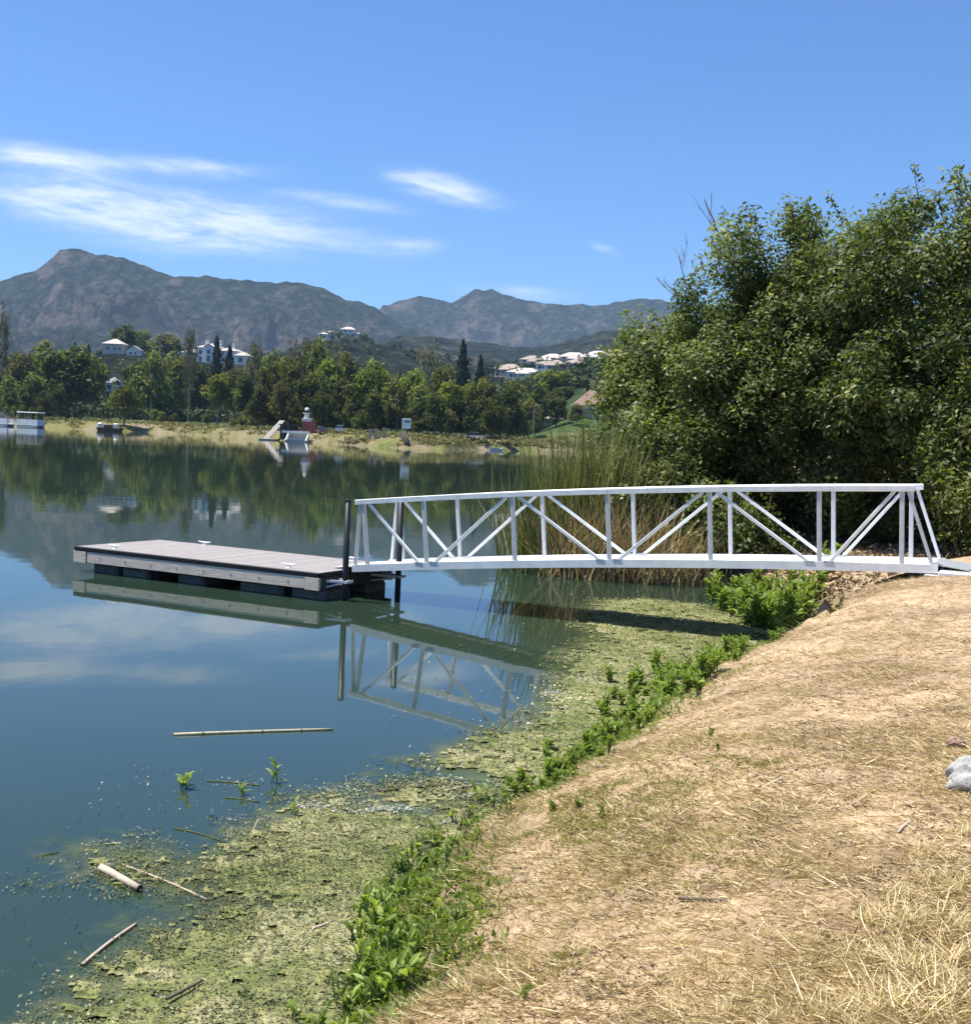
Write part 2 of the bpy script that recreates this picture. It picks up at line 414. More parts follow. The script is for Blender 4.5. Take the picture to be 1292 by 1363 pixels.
xs = span(-5, 80, -1.2, 7.2, .055); ys = span(-8, 200, 2.4, 19.5, .065)
GX, GY = np.meshgrid(xs, ys); gx, gy = GX.ravel(), GY.ravel()
gt = near_t(gx, gy); gz = near_z(gx, gy, gt)
Q = grid_faces(len(xs), len(ys)); Q = Q[(gt[Q] > -1.6).any(1)]
V, Q, (gt_,) = compact(np.stack([gx, gy, gz], 1), Q, (gt,))
m = mat('dry_sandy_ground', (0.4, 0.3, 0.2), 0.95, 0.15)
v = coords(m)
n1 = noise(m, 1.1, 5, 0.6, v); n2 = noise(m, 9, 7, 0.68, v, .4); n3 = noise(m, 55, 4, 0.7, v); n4 = noise(m, 2.7, 4, .6, v, .6)
c1 = ramp(m, n2.outputs[0], [(0.28, (0.20, 0.14, 0.09)), (0.42, (0.39, 0.285, 0.18)), (0.58, (0.53, 0.40, 0.265)), (0.78, (0.64, 0.50, 0.345))])
c2 = ramp(m, n1.outputs[0], [(0.34, (0.55, 0.49, 0.42)), (0.48, (0.92, 0.89, 0.85)), (0.65, (1.14, 1.10, 1.04))])
cc = mixc(m, 1.0, c1.outputs[0], c2.outputs[0], 'MULTIPLY')
gr = ramp(m, n4.outputs[0], [(0.60, (0, 0, 0)), (0.74, (1, 1, 1))])
cc = mixc(m, math_(m, 'MULTIPLY', gr.outputs[0], .35), cc, (0.21, 0.20, 0.085))
at = N(m, 'ShaderNodeAttribute'); at.attribute_name = 'shore'
wet = N(m, 'ShaderNodeMapRange'); wet.inputs[1].default_value = 0.05; wet.inputs[2].default_value = 0.75; wet.inputs[3].default_value = 0.85; wet.inputs[4].default_value = 0.0
L(m, math_(m, 'ADD', at.outputs['Fac'], math_(m, 'MULTIPLY_ADD', n2.outputs[0], .7, -.35)), wet.inputs[0])
cc = mixc(m, wet.outputs[0], cc, (0.125, 0.115, 0.05))
sp = ramp(m, n3.outputs[0], [(0.28, (0.45, 0.38, 0.32)), (0.44, (1, 1, 1))])
cc = mixc(m, .75, cc, sp.outputs[0], 'MULTIPLY')
L(m, cc, base(m))
bump(m, math_(m, 'ADD', n3.outputs[0], n2.outputs[0]), 0.7, 0.03)
o = link('ground', np_mesh('ground', V, Q, m, smooth=True, attrs={'shore': gt_})); tagp(o, kind='structure', label='dry sandy bank with straw sloping to the lake')

# ---- water
m = mat('lake_water', (0.010, 0.030, 0.026), 0.025, 0.5)
pb = m.node_tree.nodes['Principled BSDF']; pb.inputs['IOR'].default_value = 1.333
v = coords(m, (1, 1, 1))
pat = noise(m, .045, 3, .5, v); pr = ramp(m, pat.outputs[0], [(0.42, (0, 0, 0)), (0.66, (1, 1, 1))])
wa = noise(m, 1.3, 3, .5, coords(m, (1, .6, 1))); wb = noise(m, .35, 2, .5, v); wc = noise(m, 5.0, 2, .5, coords(m, (.7, 1.6, 1)))
hgt = math_(m, 'ADD', math_(m, 'MULTIPLY', wa.outputs[0], .35), math_(m, 'MULTIPLY', wb.outputs[0], .9))
hgt = math_(m, 'ADD', hgt, math_(m, 'MULTIPLY', math_(m, 'MULTIPLY', wc.outputs[0], pr.outputs[0]), .26))
bump(m, hgt, 0.42, 0.010)
murk = noise(m, .22, 4, .6, v)
mr = ramp(m, murk.outputs[0], [(0.3, (0.018, 0.036, 0.026)), (0.7, (0.026, 0.044, 0.024))]); L(m, mr.outputs[0], base(m))
wx = np.concatenate([np.arange(-900, -240, 60), np.arange(-240, 240, 8.0), np.arange(240, 901, 60)]); wy = np.concatenate([np.arange(-60, 0, 10), np.arange(0, 401, 8.0)])
WX, WY = np.meshgrid(wx, wy)
o = link('water', np_mesh('water', np.stack([WX.ravel(), WY.ravel(), np.zeros(WX.size)], 1), grid_faces(len(wx), len(wy)), m))
tagp(o, kind='structure', label='calm dark green lake water')

# ---- far shore, hills and mountains: one height field
SH = np.array([(-400, 300), (0, 322), (60, 331), (130, 318), (200, 325), (330, 282), (400, 262), (470, 240), (540, 229), (590, 236), (640, 262), (700, 283), (900, 300), (1700, 330)], float)
SHT = np.array([[ray(p, hor(p))[0] / ray(p, hor(p))[1], d] for p, d in SH])
def ridge_tab(pts, Y):
    r = [(ray(a, b)[0] / ray(a, b)[1], EYE + ray(a, b)[2] / ray(a, b)[1] * Y) for a, b in pts]
    return np.array([q[0] for q in r]), np.array([q[1] for q in r])
R_MTN = ridge_tab([(-900, 470), (-400, 420), (-150, 395), (0, 373), (49, 356), (65, 343), (80, 329), (92, 326), (106, 326), (118, 332), (127, 336), (162, 341), (200, 353), (233, 365), (276, 366), (303, 371), (347, 371), (368, 375), (401, 373), (433, 381), (460, 398), (482, 401), (504, 412), (540, 432), (600, 455), (700, 480), (1900, 520)], 3400)
R_MT2 = ridge_tab([(-900, 480), (0, 450), (450, 418), (504, 411), (509, 403), (558, 393), (601, 401), (622, 390), (632, 384), (643, 387), (655, 383), (668, 390), (699, 398), (760, 406), (810, 403), (850, 394), (870, 396), (920, 404), (1000, 412), (1292, 430), (2200, 470)], 4600)
R_FOOT = ridge_tab([(-900, 500), (0, 480), (300, 470), (430, 462), (500, 448), (540, 442), (575, 437), (620, 442), (690, 452), (740, 458), (800, 450), (860, 440), (1000, 428), (1292, 425), (2200, 470)], 1900)
R_HILL2 = ridge_tab([(-900, 500), (200, 500), (330, 492), (400, 461), (430, 453), (475, 449), (500, 458), (560, 470), (620, 485), (700, 492), (900, 490), (2200, 510)], 1000)
R_HILL1 = ridge_tab([(-900, 520), (0, 487), (100, 477), (150, 470), (220, 476), (280, 481), (340, 484), (420, 500), (560, 510), (640, 501), (700, 493), (760, 489), (820, 483), (1000, 490), (2200, 520)], 640)
def bumpf(Y, Y0, Yc, Y1, p=1.0):
    return np.where(Y < Yc, np.clip((Y - Y0) / (Yc - Y0), 0, 1) ** p, np.clip(1 - (Y - Yc) / (Y1 - Yc), 0, 1))
def far_z(X, Y):
    X = np.asarray(X, float); Y = np.asarray(Y, float); T = X / Y
    ds = np.interp(T, SHT[:, 0], SHT[:, 1]) + (vnoise(T * 60, T * 0, 3) - .5) * 8
    t = Y - ds
    z = 2.5 * (1 - np.exp(-np.maximum(t, 0) / 8)) + np.clip(t - 20, 0, 160) * (.012 + .17 * sstep(.02, .08, T)) + (fbm(X / 14, Y / 14, 3, 8) - .5) * .8 * np.clip(t / 8, 0, 1)
    z = np.where(t > 0, z, np.maximum(-3, .2 * t))
    z0 = z
    def it(R, xx): return np.interp(xx, R[0], R[1])
    wob = (fbm(X / 300, Y / 300, 3, 14) - .5)
    z = np.maximum(z, it(R_HILL1, T) * sstep(0, 1, bumpf(Y + wob * 60, 430, 640, 1000)))
    z = np.maximum(z, it(R_HILL2, T) * sstep(0, 1, bumpf(Y + wob * 80, 700, 1000, 1600)))
    rn = ridged(X / 420, Y / 420, 5, 41)
    z = np.maximum(z, it(R_FOOT, T) * bumpf(Y, 1150, 1900, 2700) ** .8 * (1 - .30 * (1 - rn) * np.clip(np.abs(Y - 1900) / 300, .12, 1)))
    rm = ridged(X / 950 + wob * .5, Y / 950, 7, 77, .6)
    z = np.maximum(z, it(R_MTN, T) * bumpf(Y, 1900, 3400, 5000) ** .85 * (1 - .85 * (1 - rm) * np.clip(np.abs(Y - 3400) / 500, .02, 1)))
    rm = ridged(X / 800, Y / 800 + wob * .5, 7, 99, .6)
    z = np.maximum(z, it(R_MT2, T) * bumpf(Y, 3000, 4600, 6000) ** .85 * (1 - .85 * (1 - rm) * np.clip(np.abs(Y - 4600) / 500, .02, 1)))
    rough = (ridged(X / 130, Y / 130, 4, 201, .6) - .40) * 52 + (fbm(X / 36, Y / 36, 3, 211) - .5) * 28
    rough = rough + (ridged(X / 330, Y / 330, 3, 221, .5) - .45) * 140 * np.minimum(np.clip(np.abs(Y - 3400) / 400, .0, 1), np.clip(np.abs(Y - 4600) / 400, .0, 1))
    rough = rough * np.minimum(np.clip(np.abs(Y - 3400) / 260, .30, 1), np.clip(np.abs(Y - 4600) / 260, .30, 1))
    z = z + rough * sstep(1500, 2600, Y) * np.clip(z / 200, 0, 1)
    return np.where(t > 0, z, z0)
ta = np.concatenate([np.linspace(-.85, -.47, 60)[:-1], np.linspace(-.47, .47, 620), np.linspace(.47, .85, 60)[1:]])
ya = np.concatenate([np.arange(215, 360, 1.6), np.geomspace(361, 1000, 70), np.geomspace(1012, 2000, 70)[0:], np.linspace(2020, 3420, 120), np.linspace(3440, 4640, 90), np.linspace(4700, 6000, 14)])
TA, YA = np.meshgrid(ta, ya); X = (TA * YA).ravel(); Y = YA.ravel(); Z = far_z(X, Y)
V = np.stack([X, Y, Z], 1); Q = grid_faces(len(ta), len(ya)); Q = Q[(Z[Q] > -2.5).any(1)]
ds = np.interp((X / Y), SHT[:, 0], SHT[:, 1]); shore = Y - ds
V, Q, (shore_,) = compact(V, Q, (shore,))
m = mat('hill_chaparral', (0.06, 0.07, 0.04), 0.95, 0.1)
v = coords(m)
geo = N(m, 'ShaderNodeNewGeometry'); sp = N(m, 'ShaderNodeSeparateXYZ'); L(m, geo.outputs['Normal'], sp.inputs[0])
n1 = noise(m, .006, 6, .65, v); n2 = noise(m, .035, 7, .7, v); n3 = noise(m, .0022, 5, .6, v)
g = ramp(m, n2.outputs[0], [(0.40, (0.003, 0.006, 0.004)), (0.50, (0.019, 0.026, 0.013)), (0.58, (0.044, 0.049, 0.026)), (0.68, (0.115, 0.096, 0.064))])
rock = ramp(m, n2.outputs[0], [(0.38, (0.035, 0.030, 0.024)), (0.66, (0.17, 0.135, 0.108))])
rk = math_(m, 'ADD', math_(m, 'MULTIPLY', math_(m, 'SUBTRACT', 1.0, sp.outputs[2]), 1.15), math_(m, 'MULTIPLY_ADD', n1.outputs[0], 2.6, -1.36))
rkr = ramp(m, rk, [(0.28, (0, 0, 0)), (0.46, (1, 1, 1))])
cc = mixc(m, rkr.outputs[0], g.outputs[0], rock.outputs[0])
at = N(m, 'ShaderNodeAttribute'); at.attribute_name = 'shore'
nb = noise(m, .09, 4, .6, v); nb2 = noise(m, .8, 4, .6, v)
sh = ramp(m, nb.outputs[0], [(0.36, (0.25, 0.205, 0.135)), (0.48, (0.20, 0.175, 0.085)), (0.60, (0.17, 0.165, 0.05)), (0.68, (0.09, 0.12, 0.035))])
sh2 = mixc(m, .5, sh.outputs[0], ramp(m, nb2.outputs[0], [(0.3, (0.35, 0.35, 0.35)), (0.7, (1.25, 1.25, 1.25))]).outputs[0], 'MULTIPLY')
f = N(m, 'ShaderNodeMapRange'); f.inputs[1].default_value = 15; f.inputs[2].default_value = 40; f.inputs[3].default_value = 1; f.inputs[4].default_value = 0
L(m, math_(m, 'ADD', at.outputs['Fac'], math_(m, 'MULTIPLY_ADD', nb.outputs[0], 24, -12)), f.inputs[0])
lawn = N(m, 'ShaderNodeMapRange'); lawn.inputs[1].default_value = 60; lawn.inputs[2].default_value = 160; lawn.inputs[3].default_value = 1; lawn.inputs[4].default_value = 0
L(m, at.outputs['Fac'], lawn.inputs[0])
cc = mixc(m, lawn.outputs[0], cc, (0.05, 0.085, 0.025))
cc = mixc(m, f.outputs[0], cc, sh2)
L(m, cc, base(m)); bump(m, math_(m, 'MULTIPLY', n2.outputs[0], math_(m, 'SUBTRACT', 1.0, lawn.outputs[0])), 1.0, 26.0)
o = link('hills', np_mesh('hills', V, Q, m, smooth=True, attrs={'shore': shore_})); tagp(o, kind='structure', label='far lake shore with wooded hills and rugged mountains behind')

# ================================================================== GANGWAY
GO = Vector((-.895, 19.43, 0)); GA = -.429; PAN = 1.524; GW = 1.227; ENDP = 1.082
gdir = Vector((math.cos(GA), math.sin(GA), 0)); gnor = Vector((-math.sin(GA), math.cos(GA), 0))
def gz_(s):
    u = (s - 2 * PAN) / (2 * PAN); return .659 + .086 * s + .036 * (1 - u * u)
def GP(s, k, h):
    u = (s - 2 * PAN) / (2 * PAN); tilt = .086 - .036 * u / PAN
    p = GO + gdir * (s - tilt * h) + gnor * k; p.z = gz_(s) + h; return p
STN = [-ENDP, 0, PAN, 2 * PAN, 3 * PAN, 4 * PAN, 4 * PAN + ENDP]
S0, S1 = -1.36, 4 * PAN + ENDP + .46
g = empty('gangway', GO + gdir * S1 + Vector((0, 0, gz_(S1) - .09)), 0, 'white aluminium truss gangway bridging from the dry bank to the floating dock', 'gangway')
ginv = Matrix.Translation(-g.location)
def gbuild(mb, name, m, parent=None, smooth=False):
    mb.v = [tuple(ginv @ Vector(p)) for p in mb.v]; return mb.build(name, m, parent or g, smooth)
RH = 1.011
for k in (0, GW):
    mb = MB(); ss = np.linspace(S0, S1, 13)
    for a, b in zip(ss[:-1], ss[1:]): mb.bar(GP(a, k, -.020), GP(b + (.004 if b < S1 else 0), k, -.020), .075, .115)
    gbuild(mb, 'bottom_chord', M['white'])
    mb = MB(); ss = np.linspace(STN[0] - .14, STN[-1] + .16, 15)
    for a, b in zip(ss[:-1], ss[1:]): mb.bar(GP(a, k, RH + .04), GP(b + (.004 if b < ss[-1] else 0), k, RH + .04), .09, .085, bev=.008)
    gbuild(mb, 'handrail', M['white'])
    sgn = -1 if k == 0 else 1
    for i, s in enumerate(STN):
        gbuild(MB().bar(GP(s, k, -.02), GP(s, k, RH + .01), .058, .058, up=gdir, bev=.006), 'post', M['post'])
    for i in range(6):
        a, b = STN[i], STN[i + 1]
        if i % 2 == 0: p, q = GP(a + .10, k, RH), GP(b - .13, k, .02)
        else: p, q = GP(a + .13, k, .02), GP(b - .10, k, RH)
        gbuild(MB().bar(p, q, .045, .050, up=gnor, bev=.005), 'diagonal_brace', M['white'])
        foot = GP((b - .13) if i % 2 == 0 else (a + .13), k, .04)
        gbuild(MB().bar(foot - gdir * .07 + gnor * sgn * .001, foot + gdir * .07 + gnor * sgn * .001, .088, .012), 'gusset_plate', M['galv'])
    for s, e in ((STN[0] - .06, S0 + .05), (STN[-1] + .08, S1 - .07)):
        gbuild(MB().bar(GP(s, k, RH), GP(e, k, .02), .045, .052, up=gnor, bev=.005), 'end_brace', M['white' if k else 'post'])
# deck boards across
nb = 58; ss = np.linspace(S0 + .02, S1 - .02, nb + 1)
for a, b in zip(ss[:-1], ss[1:]):
    gbuild(MB().bar(GP((a + b) / 2, .042, -.005), GP((a + b) / 2, GW - .042, -.005), b - a - .003, .028), 'deck_board', M['grating'])
for s in list(STN) + [S0 + .06, S1 - .06]:
    gbuild(MB().bar(GP(s, .03, -.05), GP(s, GW - .03, -.05), .06, .05), 'cross_member', M['galv'])
# hinged plates at both ends
pa, pb_ = GP(S1 - .05, .08, .035), GP(S1 - .05, GW - .08, .035)
mb = MB(); q = [GP(S1 - .06, .05, .045), GP(S1 - .06, GW - .05, .045)]
q2 = [q[0] + gdir * .45 - Vector((0, 0, .050)), q[1] + gdir * .45 - Vector((0, 0, .050))]
mb.add([q[0], q2[0], q2[1], q[1]] + [p - Vector((0, 0, .012)) for p in (q[0], q2[0], q2[1], q[1])], [(0, 1, 2, 3), (7, 6, 5, 4), (0, 4, 5, 1), (1, 5, 6, 2), (2, 6, 7, 3), (3, 7, 4, 0)])
gbuild(mb, 'hinged_plate', M['galv'])
mb = MB(); q = [GP(S0 + .05, .05, .020), GP(S0 + .05, GW - .05, .020)]
q2 = [Vector((p.x, p.y, .4635)) - gdir * .46 for p in q]
mb.add([q[0], q2[0], q2[1], q[1]] + [p - Vector((0, 0, .012)) for p in (q[0], q2[0], q2[1], q[1])], [(3, 2, 1, 0), (4, 5, 6, 7), (0, 1, 5, 4), (1, 2, 6, 5), (2, 3, 7, 6), (3, 0, 4, 7)])
gbuild(mb, 'hinged_plate', M['white'])
# landing slab on the bank
e = GP(S1, 0, 0); zt = gz_(S1) - .08
ls = empty('landing_slab', (e.x, e.y, zt), GA, 'white concrete landing slab set in the bank at the gangway foot', 'slab')
mb = MB().box(.02, -.22, -.35, 2.6, 1.45, .045, bev=.015); mb.build('slab', M['slab'], ls)
MB().box(-.16, -.12, -.42, .017, 1.36, -.015, bev=.01).build('footing', M['concrete'], ls)

# ================================================================== DOCK
DO = Vector((-7.305, 21.869, 0)); DA = -.482; DL, DW, FB = 5.30, 2.15, .448
dk = empty('floating_dock', DO, DA, 'low floating dock with pinkish grey boards and black edge bumper', 'dock')
npl = 38; pw = DL / npl
for i in range(npl):
    j = (random.Random(i).random() - .5) * .004
    MB().box(i * pw + .003, .006, FB - .03 + j, (i + 1) * pw - .003, DW - .006, FB + j, bev=.003).build('plank', M['plank'], dk)
MB().box(-.02, -.035, FB - .075, DL + .02, .004, FB + .006, bev=.012).build('edge_bumper', M['black'], dk)
MB().box(-.02, DW - .004, FB - .075, DL + .02, DW + .035, FB + .006, bev=.012).build('edge_bumper', M['black'], dk)
MB().box(DL + .002, .0, FB - .075, DL + .035, DW, FB + .002, bev=.012).build('edge_bumper', M['black'], dk)
MB().box(-.035, .0, FB - .075, -.002, DW, FB + .002, bev=.012).build('edge_bumper', M['black'], dk)
for y0, y1 in ((-.028, .022), (DW - .022, DW + .028)):
    MB().box(.30, y0, FB - .27, DL - .25, y1, FB - .077, bev=.006).build('fascia_board', M['fascia'], dk)
    MB().box(-.03, y0 - .006, FB - .285, .275, y1, FB - .078, bev=.006).build('corner_block', M['fascia'], dk)
    MB().box(DL - .245, y0 - .006, FB - .285, DL + .03, y1, FB - .078, bev=.006).build('corner_block', M['fascia'], dk)
    for i in range(8):
        x = .62 + i * (DL - 1.2) / 7; yy = y0 - .006 if y0 < 1 else y1 + .006
        MB().tube([(x, yy, FB - .17), (x, yy + (.012 if y0 < 1 else -.012), FB - .17)], .016, 8).build('bolt', M['galv'], dk)
MB().box(-.028, .03, FB - .27, .02, DW - .03, FB - .078).build('end_board', M['fascia'], dk)
MB().box(DL - .02, .03, FB - .27, DL + .026, DW - .03, FB - .078).build('end_board', M['darktimber'], dk)  # landward end face: its shade is put into the darker board colour
for x0, x1 in ((.22, .82), (.92, 1.55), (2.20, 2.80), (3.55, 4.45), (4.62, 5.30)):
    MB().box(x0, .18, -.25, x1, .95, FB - .275, bev=.05).build('float', M['float'], dk)
    MB().box(x0, 1.45, -.25, x1, DW - .10, FB - .275, bev=.05).build('float', M['float'], dk)
for x in (.5, 1.8, 3.1, 4.4): MB().box(x, .05, FB - .26, x + .08, DW - .05, FB - .032).build('joist', M['darktimber'], dk)
for x, y in ((.75, .18), (1.25, DW - .16), (4.55, .20), (4.6, DW - .18)):
    c = empty('cleat', (x, y, FB), 0); c.parent = dk
    MB().box(-.045, -.03, -.002, .045, .03, .010, bev=.004).build('base', M['white'], c)
    mb = MB().tube([(-.15, 0, .072), (-.09, 0, .062), (0, 0, .058), (.09, 0, .062), (.15, 0, .072)], [.008, .014, .016, .014, .008], 8); mb.build('horn', M['white'], c)
    mb = MB().tube([(-.035, 0, .005), (-.03, 0, .06)], .012, 8).tube([(.035, 0, .005), (.03, 0, .06)], .012, 8); mb.build('leg', M['white'], c)
# pile guide brackets fixed to the dock end
dmi = (Matrix.Translation(DO) @ Matrix.Rotation(DA, 4, 'Z')).inverted()
_p2 = atz(529, 791); PILES = [(-2.205, 19.60), (_p2.x, _p2.y)]
for (x, y) in PILES:
    p = dmi @ Vector((x, y, 0))
    br = MB()
    for s in (-1, 1):
        br.bar((DL + .02, p.y + s * .16, FB - .14), (p.x + .03, p.y + s * .075, FB - .14), .03, .04)
        br.bar((DL + .02, p.y + s * .16, FB - .24), (p.x - .02, p.y + s * .075, FB - .165), .02, .02)
    br.bar((p.x + .075, p.y - .10, FB - .14), (p.x + .075, p.y + .10, FB - .14), .03, .04)
    br.build('pile_guide', M['white'], dk)
lab = ['black steel pile through the dock corner nearer the dry bank', 'black steel pile on the reed side of the gangway']
for (x, y), lb in zip(PILES, lab):
    o = empty('mooring_pile', (x, y, -1.2), 0, lb, 'pile')
    MB().tube([(0, 0, 0), (0, 0, 2.80)], .050, 14).build('shaft', M['pile'], o, True)
    MB().tube([(0, 0, 2.79), (0, 0, 2.825), (0, 0, 2.834)], [.053, .053, .035], 14).build('cap', M['pile'], o)

# ================================================================== RIGHT-HAND TREES
def crown_mesh(name, rng, m, blobs, n_cl, n_leaf, cl_r, ln, wd, droop=.35, shell=.55, flat=1.0):
    """leaves gathered in clumps spread through a set of ellipsoids"""
    w = np.array([b[1][0] * b[1][1] + b[1][0] * b[1][2] for b in blobs]); w = w / w.sum()
    bi = rng.choice(len(blobs), n_cl, p=w)
    d = nrm(rng.normal(size=(n_cl, 3))); rr = shell + (1 - shell) * rng.random(n_cl) ** .6
    C = np.array([blobs[i][0] for i in bi]) + d * rr[:, None] * np.array([blobs[i][1] for i in bi])
    ok = C[:, 2] > .25; C = C[ok]; d = d[ok]; n_cl = len(C)
    R = cl_r * (.55 + .9 * rng.random(n_cl)); br = rng.normal(0, .19, n_cl)
    ci = rng.choice(n_cl, n_leaf, p=R ** 2 / (R ** 2).sum())
    e = nrm(rng.normal(size=(n_leaf, 3))); r = rng.random(n_leaf) ** .45
    off = e * (r * R[ci])[:, None]; off[:, 2] *= flat
    P = C[ci] + off
    P[:, 2] = np.where(P[:, 2] < .12, .12 + .3 * rng.random(n_leaf), P[:, 2])
    nn = nrm(e * .5 + d[ci] * .35 + np.array([0, 0, .55]) + rng.normal(0, .55, (n_leaf, 3)))
    D = rng.normal(size=(n_leaf, 3)) + e * .7 - np.array([0, 0, droop]); D -= nn * (D * nn).sum(1, keepdims=True)
    s = .45 + .95 * rng.random(n_leaf)
    v, q = leaves(P, D, nn, ln * s, wd * s)
    rnd = np.clip(.45 + br[ci] + rng.normal(0, .2, n_leaf), 0, 1)
    return np_mesh(name, v, q, m, rnd), C
def limbs(mb, rng, base, C, n, r0, trunk_top):
    b = Vector(base); t = Vector(trunk_top)
    mid = b.lerp(t, .5) + Vector((rng.normal(0, .12), rng.normal(0, .12), 0)) * (t - b).length * .3
    mb.tube([b, b.lerp(mid, .5), mid, t], [r0, r0 * .85, r0 * .7, r0 * .5], 8)
    for i in rng.choice(len(C), min(n, len(C)), replace=False):
        c = Vector(C[i]); a = b.lerp(t, .35 + .6 * rng.random()); k = a.lerp(c, .5) + Vector((0, 0, -.12 * (c - a).length))
        mb.tube([a, k, c], [r0 * .38, r0 * .22, r0 * .06], 5, False)
def big_tree(name, label, px, top, Y, blobs, n_cl, n_leaf, seed, m, cl_r=.42, ln=.118, wd=.058, shoots=0, cat='tree', group=None):
    rng = np.random.default_rng(seed)
    X = aty(px, top, Y).x; zb = float(near_z(np.array([X]), np.array([Y]))[0]); zb = max(zb, -.1)
    H = aty(px, top, Y).z - zb
    o = empty(name, (X, Y, zb), 0, label, cat, group)
    B = [((bx, by, bz * H), (rx, ry, rz * H)) for bx, by, bz, rx, ry, rz in blobs]
    me, C = crown_mesh('crown', rng, m, B, n_cl, n_leaf, cl_r, ln, wd)
    link('crown', me, o)
    mb = MB(); limbs(mb, rng, (0, 0, -.25), C, 26, .13, (rng.normal(0, .2), rng.normal(0, .2), H * .62))
    mb.build('trunk', M['bark'], o, True)
    if shoots:   # upright leafy shoots breaking the outline, with their twigs
        top_c = C[np.argsort(-C[:, 2])[:max(shoots * 2, 8)]]
        for s in range(shoots):
            p0 = Vector(top_c[rng.integers(len(top_c))]); h = .35 + .5 * rng.random()
            p1 = p0 + Vector((rng.normal(0, .22), rng.normal(0, .2), h))
            tw = MB().tube([p0, p0.lerp(p1, .5) + Vector((rng.normal(0, .04), 0, 0)), p1], [.014, .010, .004], 4, False)
            n = 46; t = rng.random(n) ** .8
            P = np.array(p0)[None] * (1 - t[:, None]) + np.array(p1)[None] * t[:, None] + rng.normal(0, .11, (n, 3)) * (1.25 - t[:, None])
            nn = nrm(rng.normal(size=(n, 3)) * .8 + [0, 0, .5]); D = rng.normal(size=(n, 3)) + [0, 0, .35]; D -= nn * (D * nn).sum(1, keepdims=True)
            s_ = .7 + .6 * rng.random(n); v, q = leaves(P, D, nn, ln * s_, wd * s_)
            so_ = link('leafy_shoot', np_mesh('leafy_shoot', v, q, m, np.clip(.6 + rng.normal(0, .2, n), 0, 1)), o); so_['kind'] = 'stuff'; tw.build('twig', M['twig'], so_)
    return o
big_tree('willow_tree', 'low rounded willow rising behind the tall green reeds', 874, 408, 29.4,
         [(0, 0, .78, 1.15, 1.3, .20), (-.15, -.2, .52, 1.25, 1.4, .28), (.6, -.2, .42, 1.5, 1.5, .34), (.35, -.5, .22, 1.5, 1.3, .22)], 220, 50000, 1, M['canopy2'], shoots=7)
big_tree('willow_tree', 'tall green willow beside the low rounded one, with bare twigs at its left', 1030, 268, 28.4,
         [(-.1, 0, .83, 1.45, 1.4, .16), (-.5, 0, .62, 1.8, 1.6, .22), (.6, 0, .62, 1.7, 1.6, .24), (-.2, -1.0, .42, 2.2, 1.8, .20), (.2, -.6, .30, 2.2, 1.6, .18), (0, .9, .16, 2.3, 1.6, .17)], 380, 80000, 2, M['canopy'], shoots=9)
big_tree('willow_tree', 'broad leafy willow behind the gangway between two taller crowns', 1150, 276, 27.2,
         [(0, 0, .80, 1.5, 1.4, .18), (-.4, -.4, .58, 1.8, 1.6, .25), (.5, -1.3, .42, 2.2, 1.8, .20), (0, 1.0, .18, 2.2, 1.6, .2)], 360, 74000, 3, M['canopy'], shoots=8)
big_tree('willow_tree', 'tallest leafy willow, behind the landward end of the gangway', 1270, 243, 25.6,
         [(0, 0, .83, 1.5, 1.4, .16), (-.9, -.2, .70, 1.7, 1.6, .22), (.9, -.2, .66, 1.8, 1.8, .26), (0, -1.6, .45, 2.4, 1.9, .22), (.6, -2.6, .32, 1.9, 1.6, .16), (0, .8, .15, 2.3, 1.6, .17)], 380, 80000, 4, M['canopy'], shoots=9)
big_tree('willow_tree', 'leafy willow further along the bank past the tallest one', 1445, 245, 25.5,
         [(0, 0, .78, 1.8, 1.6, .2), (.2, -.3, .45, 2.4, 2.0, .36), (.2, -.8, .2, 2.4, 1.8, .22)], 160, 20000, 5, M['canopy'], shoots=8)
for i, (px, top, Y, rx, n, lb) in enumerate([
        (900, 545, 26.6, 1.6, 17000, 'leafy waterside shrub just right of the reeds'),
        (1345, 480, 22.5, 1.4, 13000, 'leafy shrub on the bank beside the white landing slab'),
        (975, 672, 25.6, 1.0, 6000, 'low shrub at the waterline beside the dry tan reeds')]):
    low = [(0, 0, .66, rx * .8, rx * .8, .32), (-.4, -.2, .38, rx, rx, .34), (.4, .1, .24, rx, rx, .26)]
    big_tree('waterside_shrub', lb, px, top, Y, low, 110, n, 20 + i, M['canopy2'] if i % 2 else M['canopy'], cl_r=.36, shoots=6, cat='shrub')
# bare dead branches reaching out left of the crown
def bare(name, label, segs, Y, cat, r=.035, seed=0):
    rng = random.Random(seed); mb = MB(); p0 = aty(*segs[0][0], Y)
    o = empty(name, p0, 0, label, cat)
    def grow(a, b, r, d):
        m1 = a.lerp(b, .5) + Vector((rng.uniform(-1, 1), rng.uniform(-1, 1), rng.uniform(-1, 1))) * (b - a).length * .06
        mb.tube([a - p0, m1 - p0, b - p0], [r, r * .75, r * .35], 5, False)
        if d > 0:
            for k in range(4):
                s = a.lerp(b, .3 + .6 * rng.random()); dr = (b - a).normalized() + Vector((rng.uniform(-1, 1), rng.uniform(-1, 1), rng.uniform(-.2, .9))) * .65
                grow(s, s + dr.normalized() * (b - a).length * rng.uniform(.25, .5), r * .45, d - 1)
    for (a, b) in segs: grow(aty(*a, Y), aty(*b, Y), r, 2)
    mb.build('branch', M['twig'], o)
bare('dead_branch', 'bare forked dead branch sticking out of the willow against the sky', [((945, 425), (880, 378)), ((930, 415), (903, 340)), ((945, 425), (925, 410))], 28.6, 'branch', .019, 3)
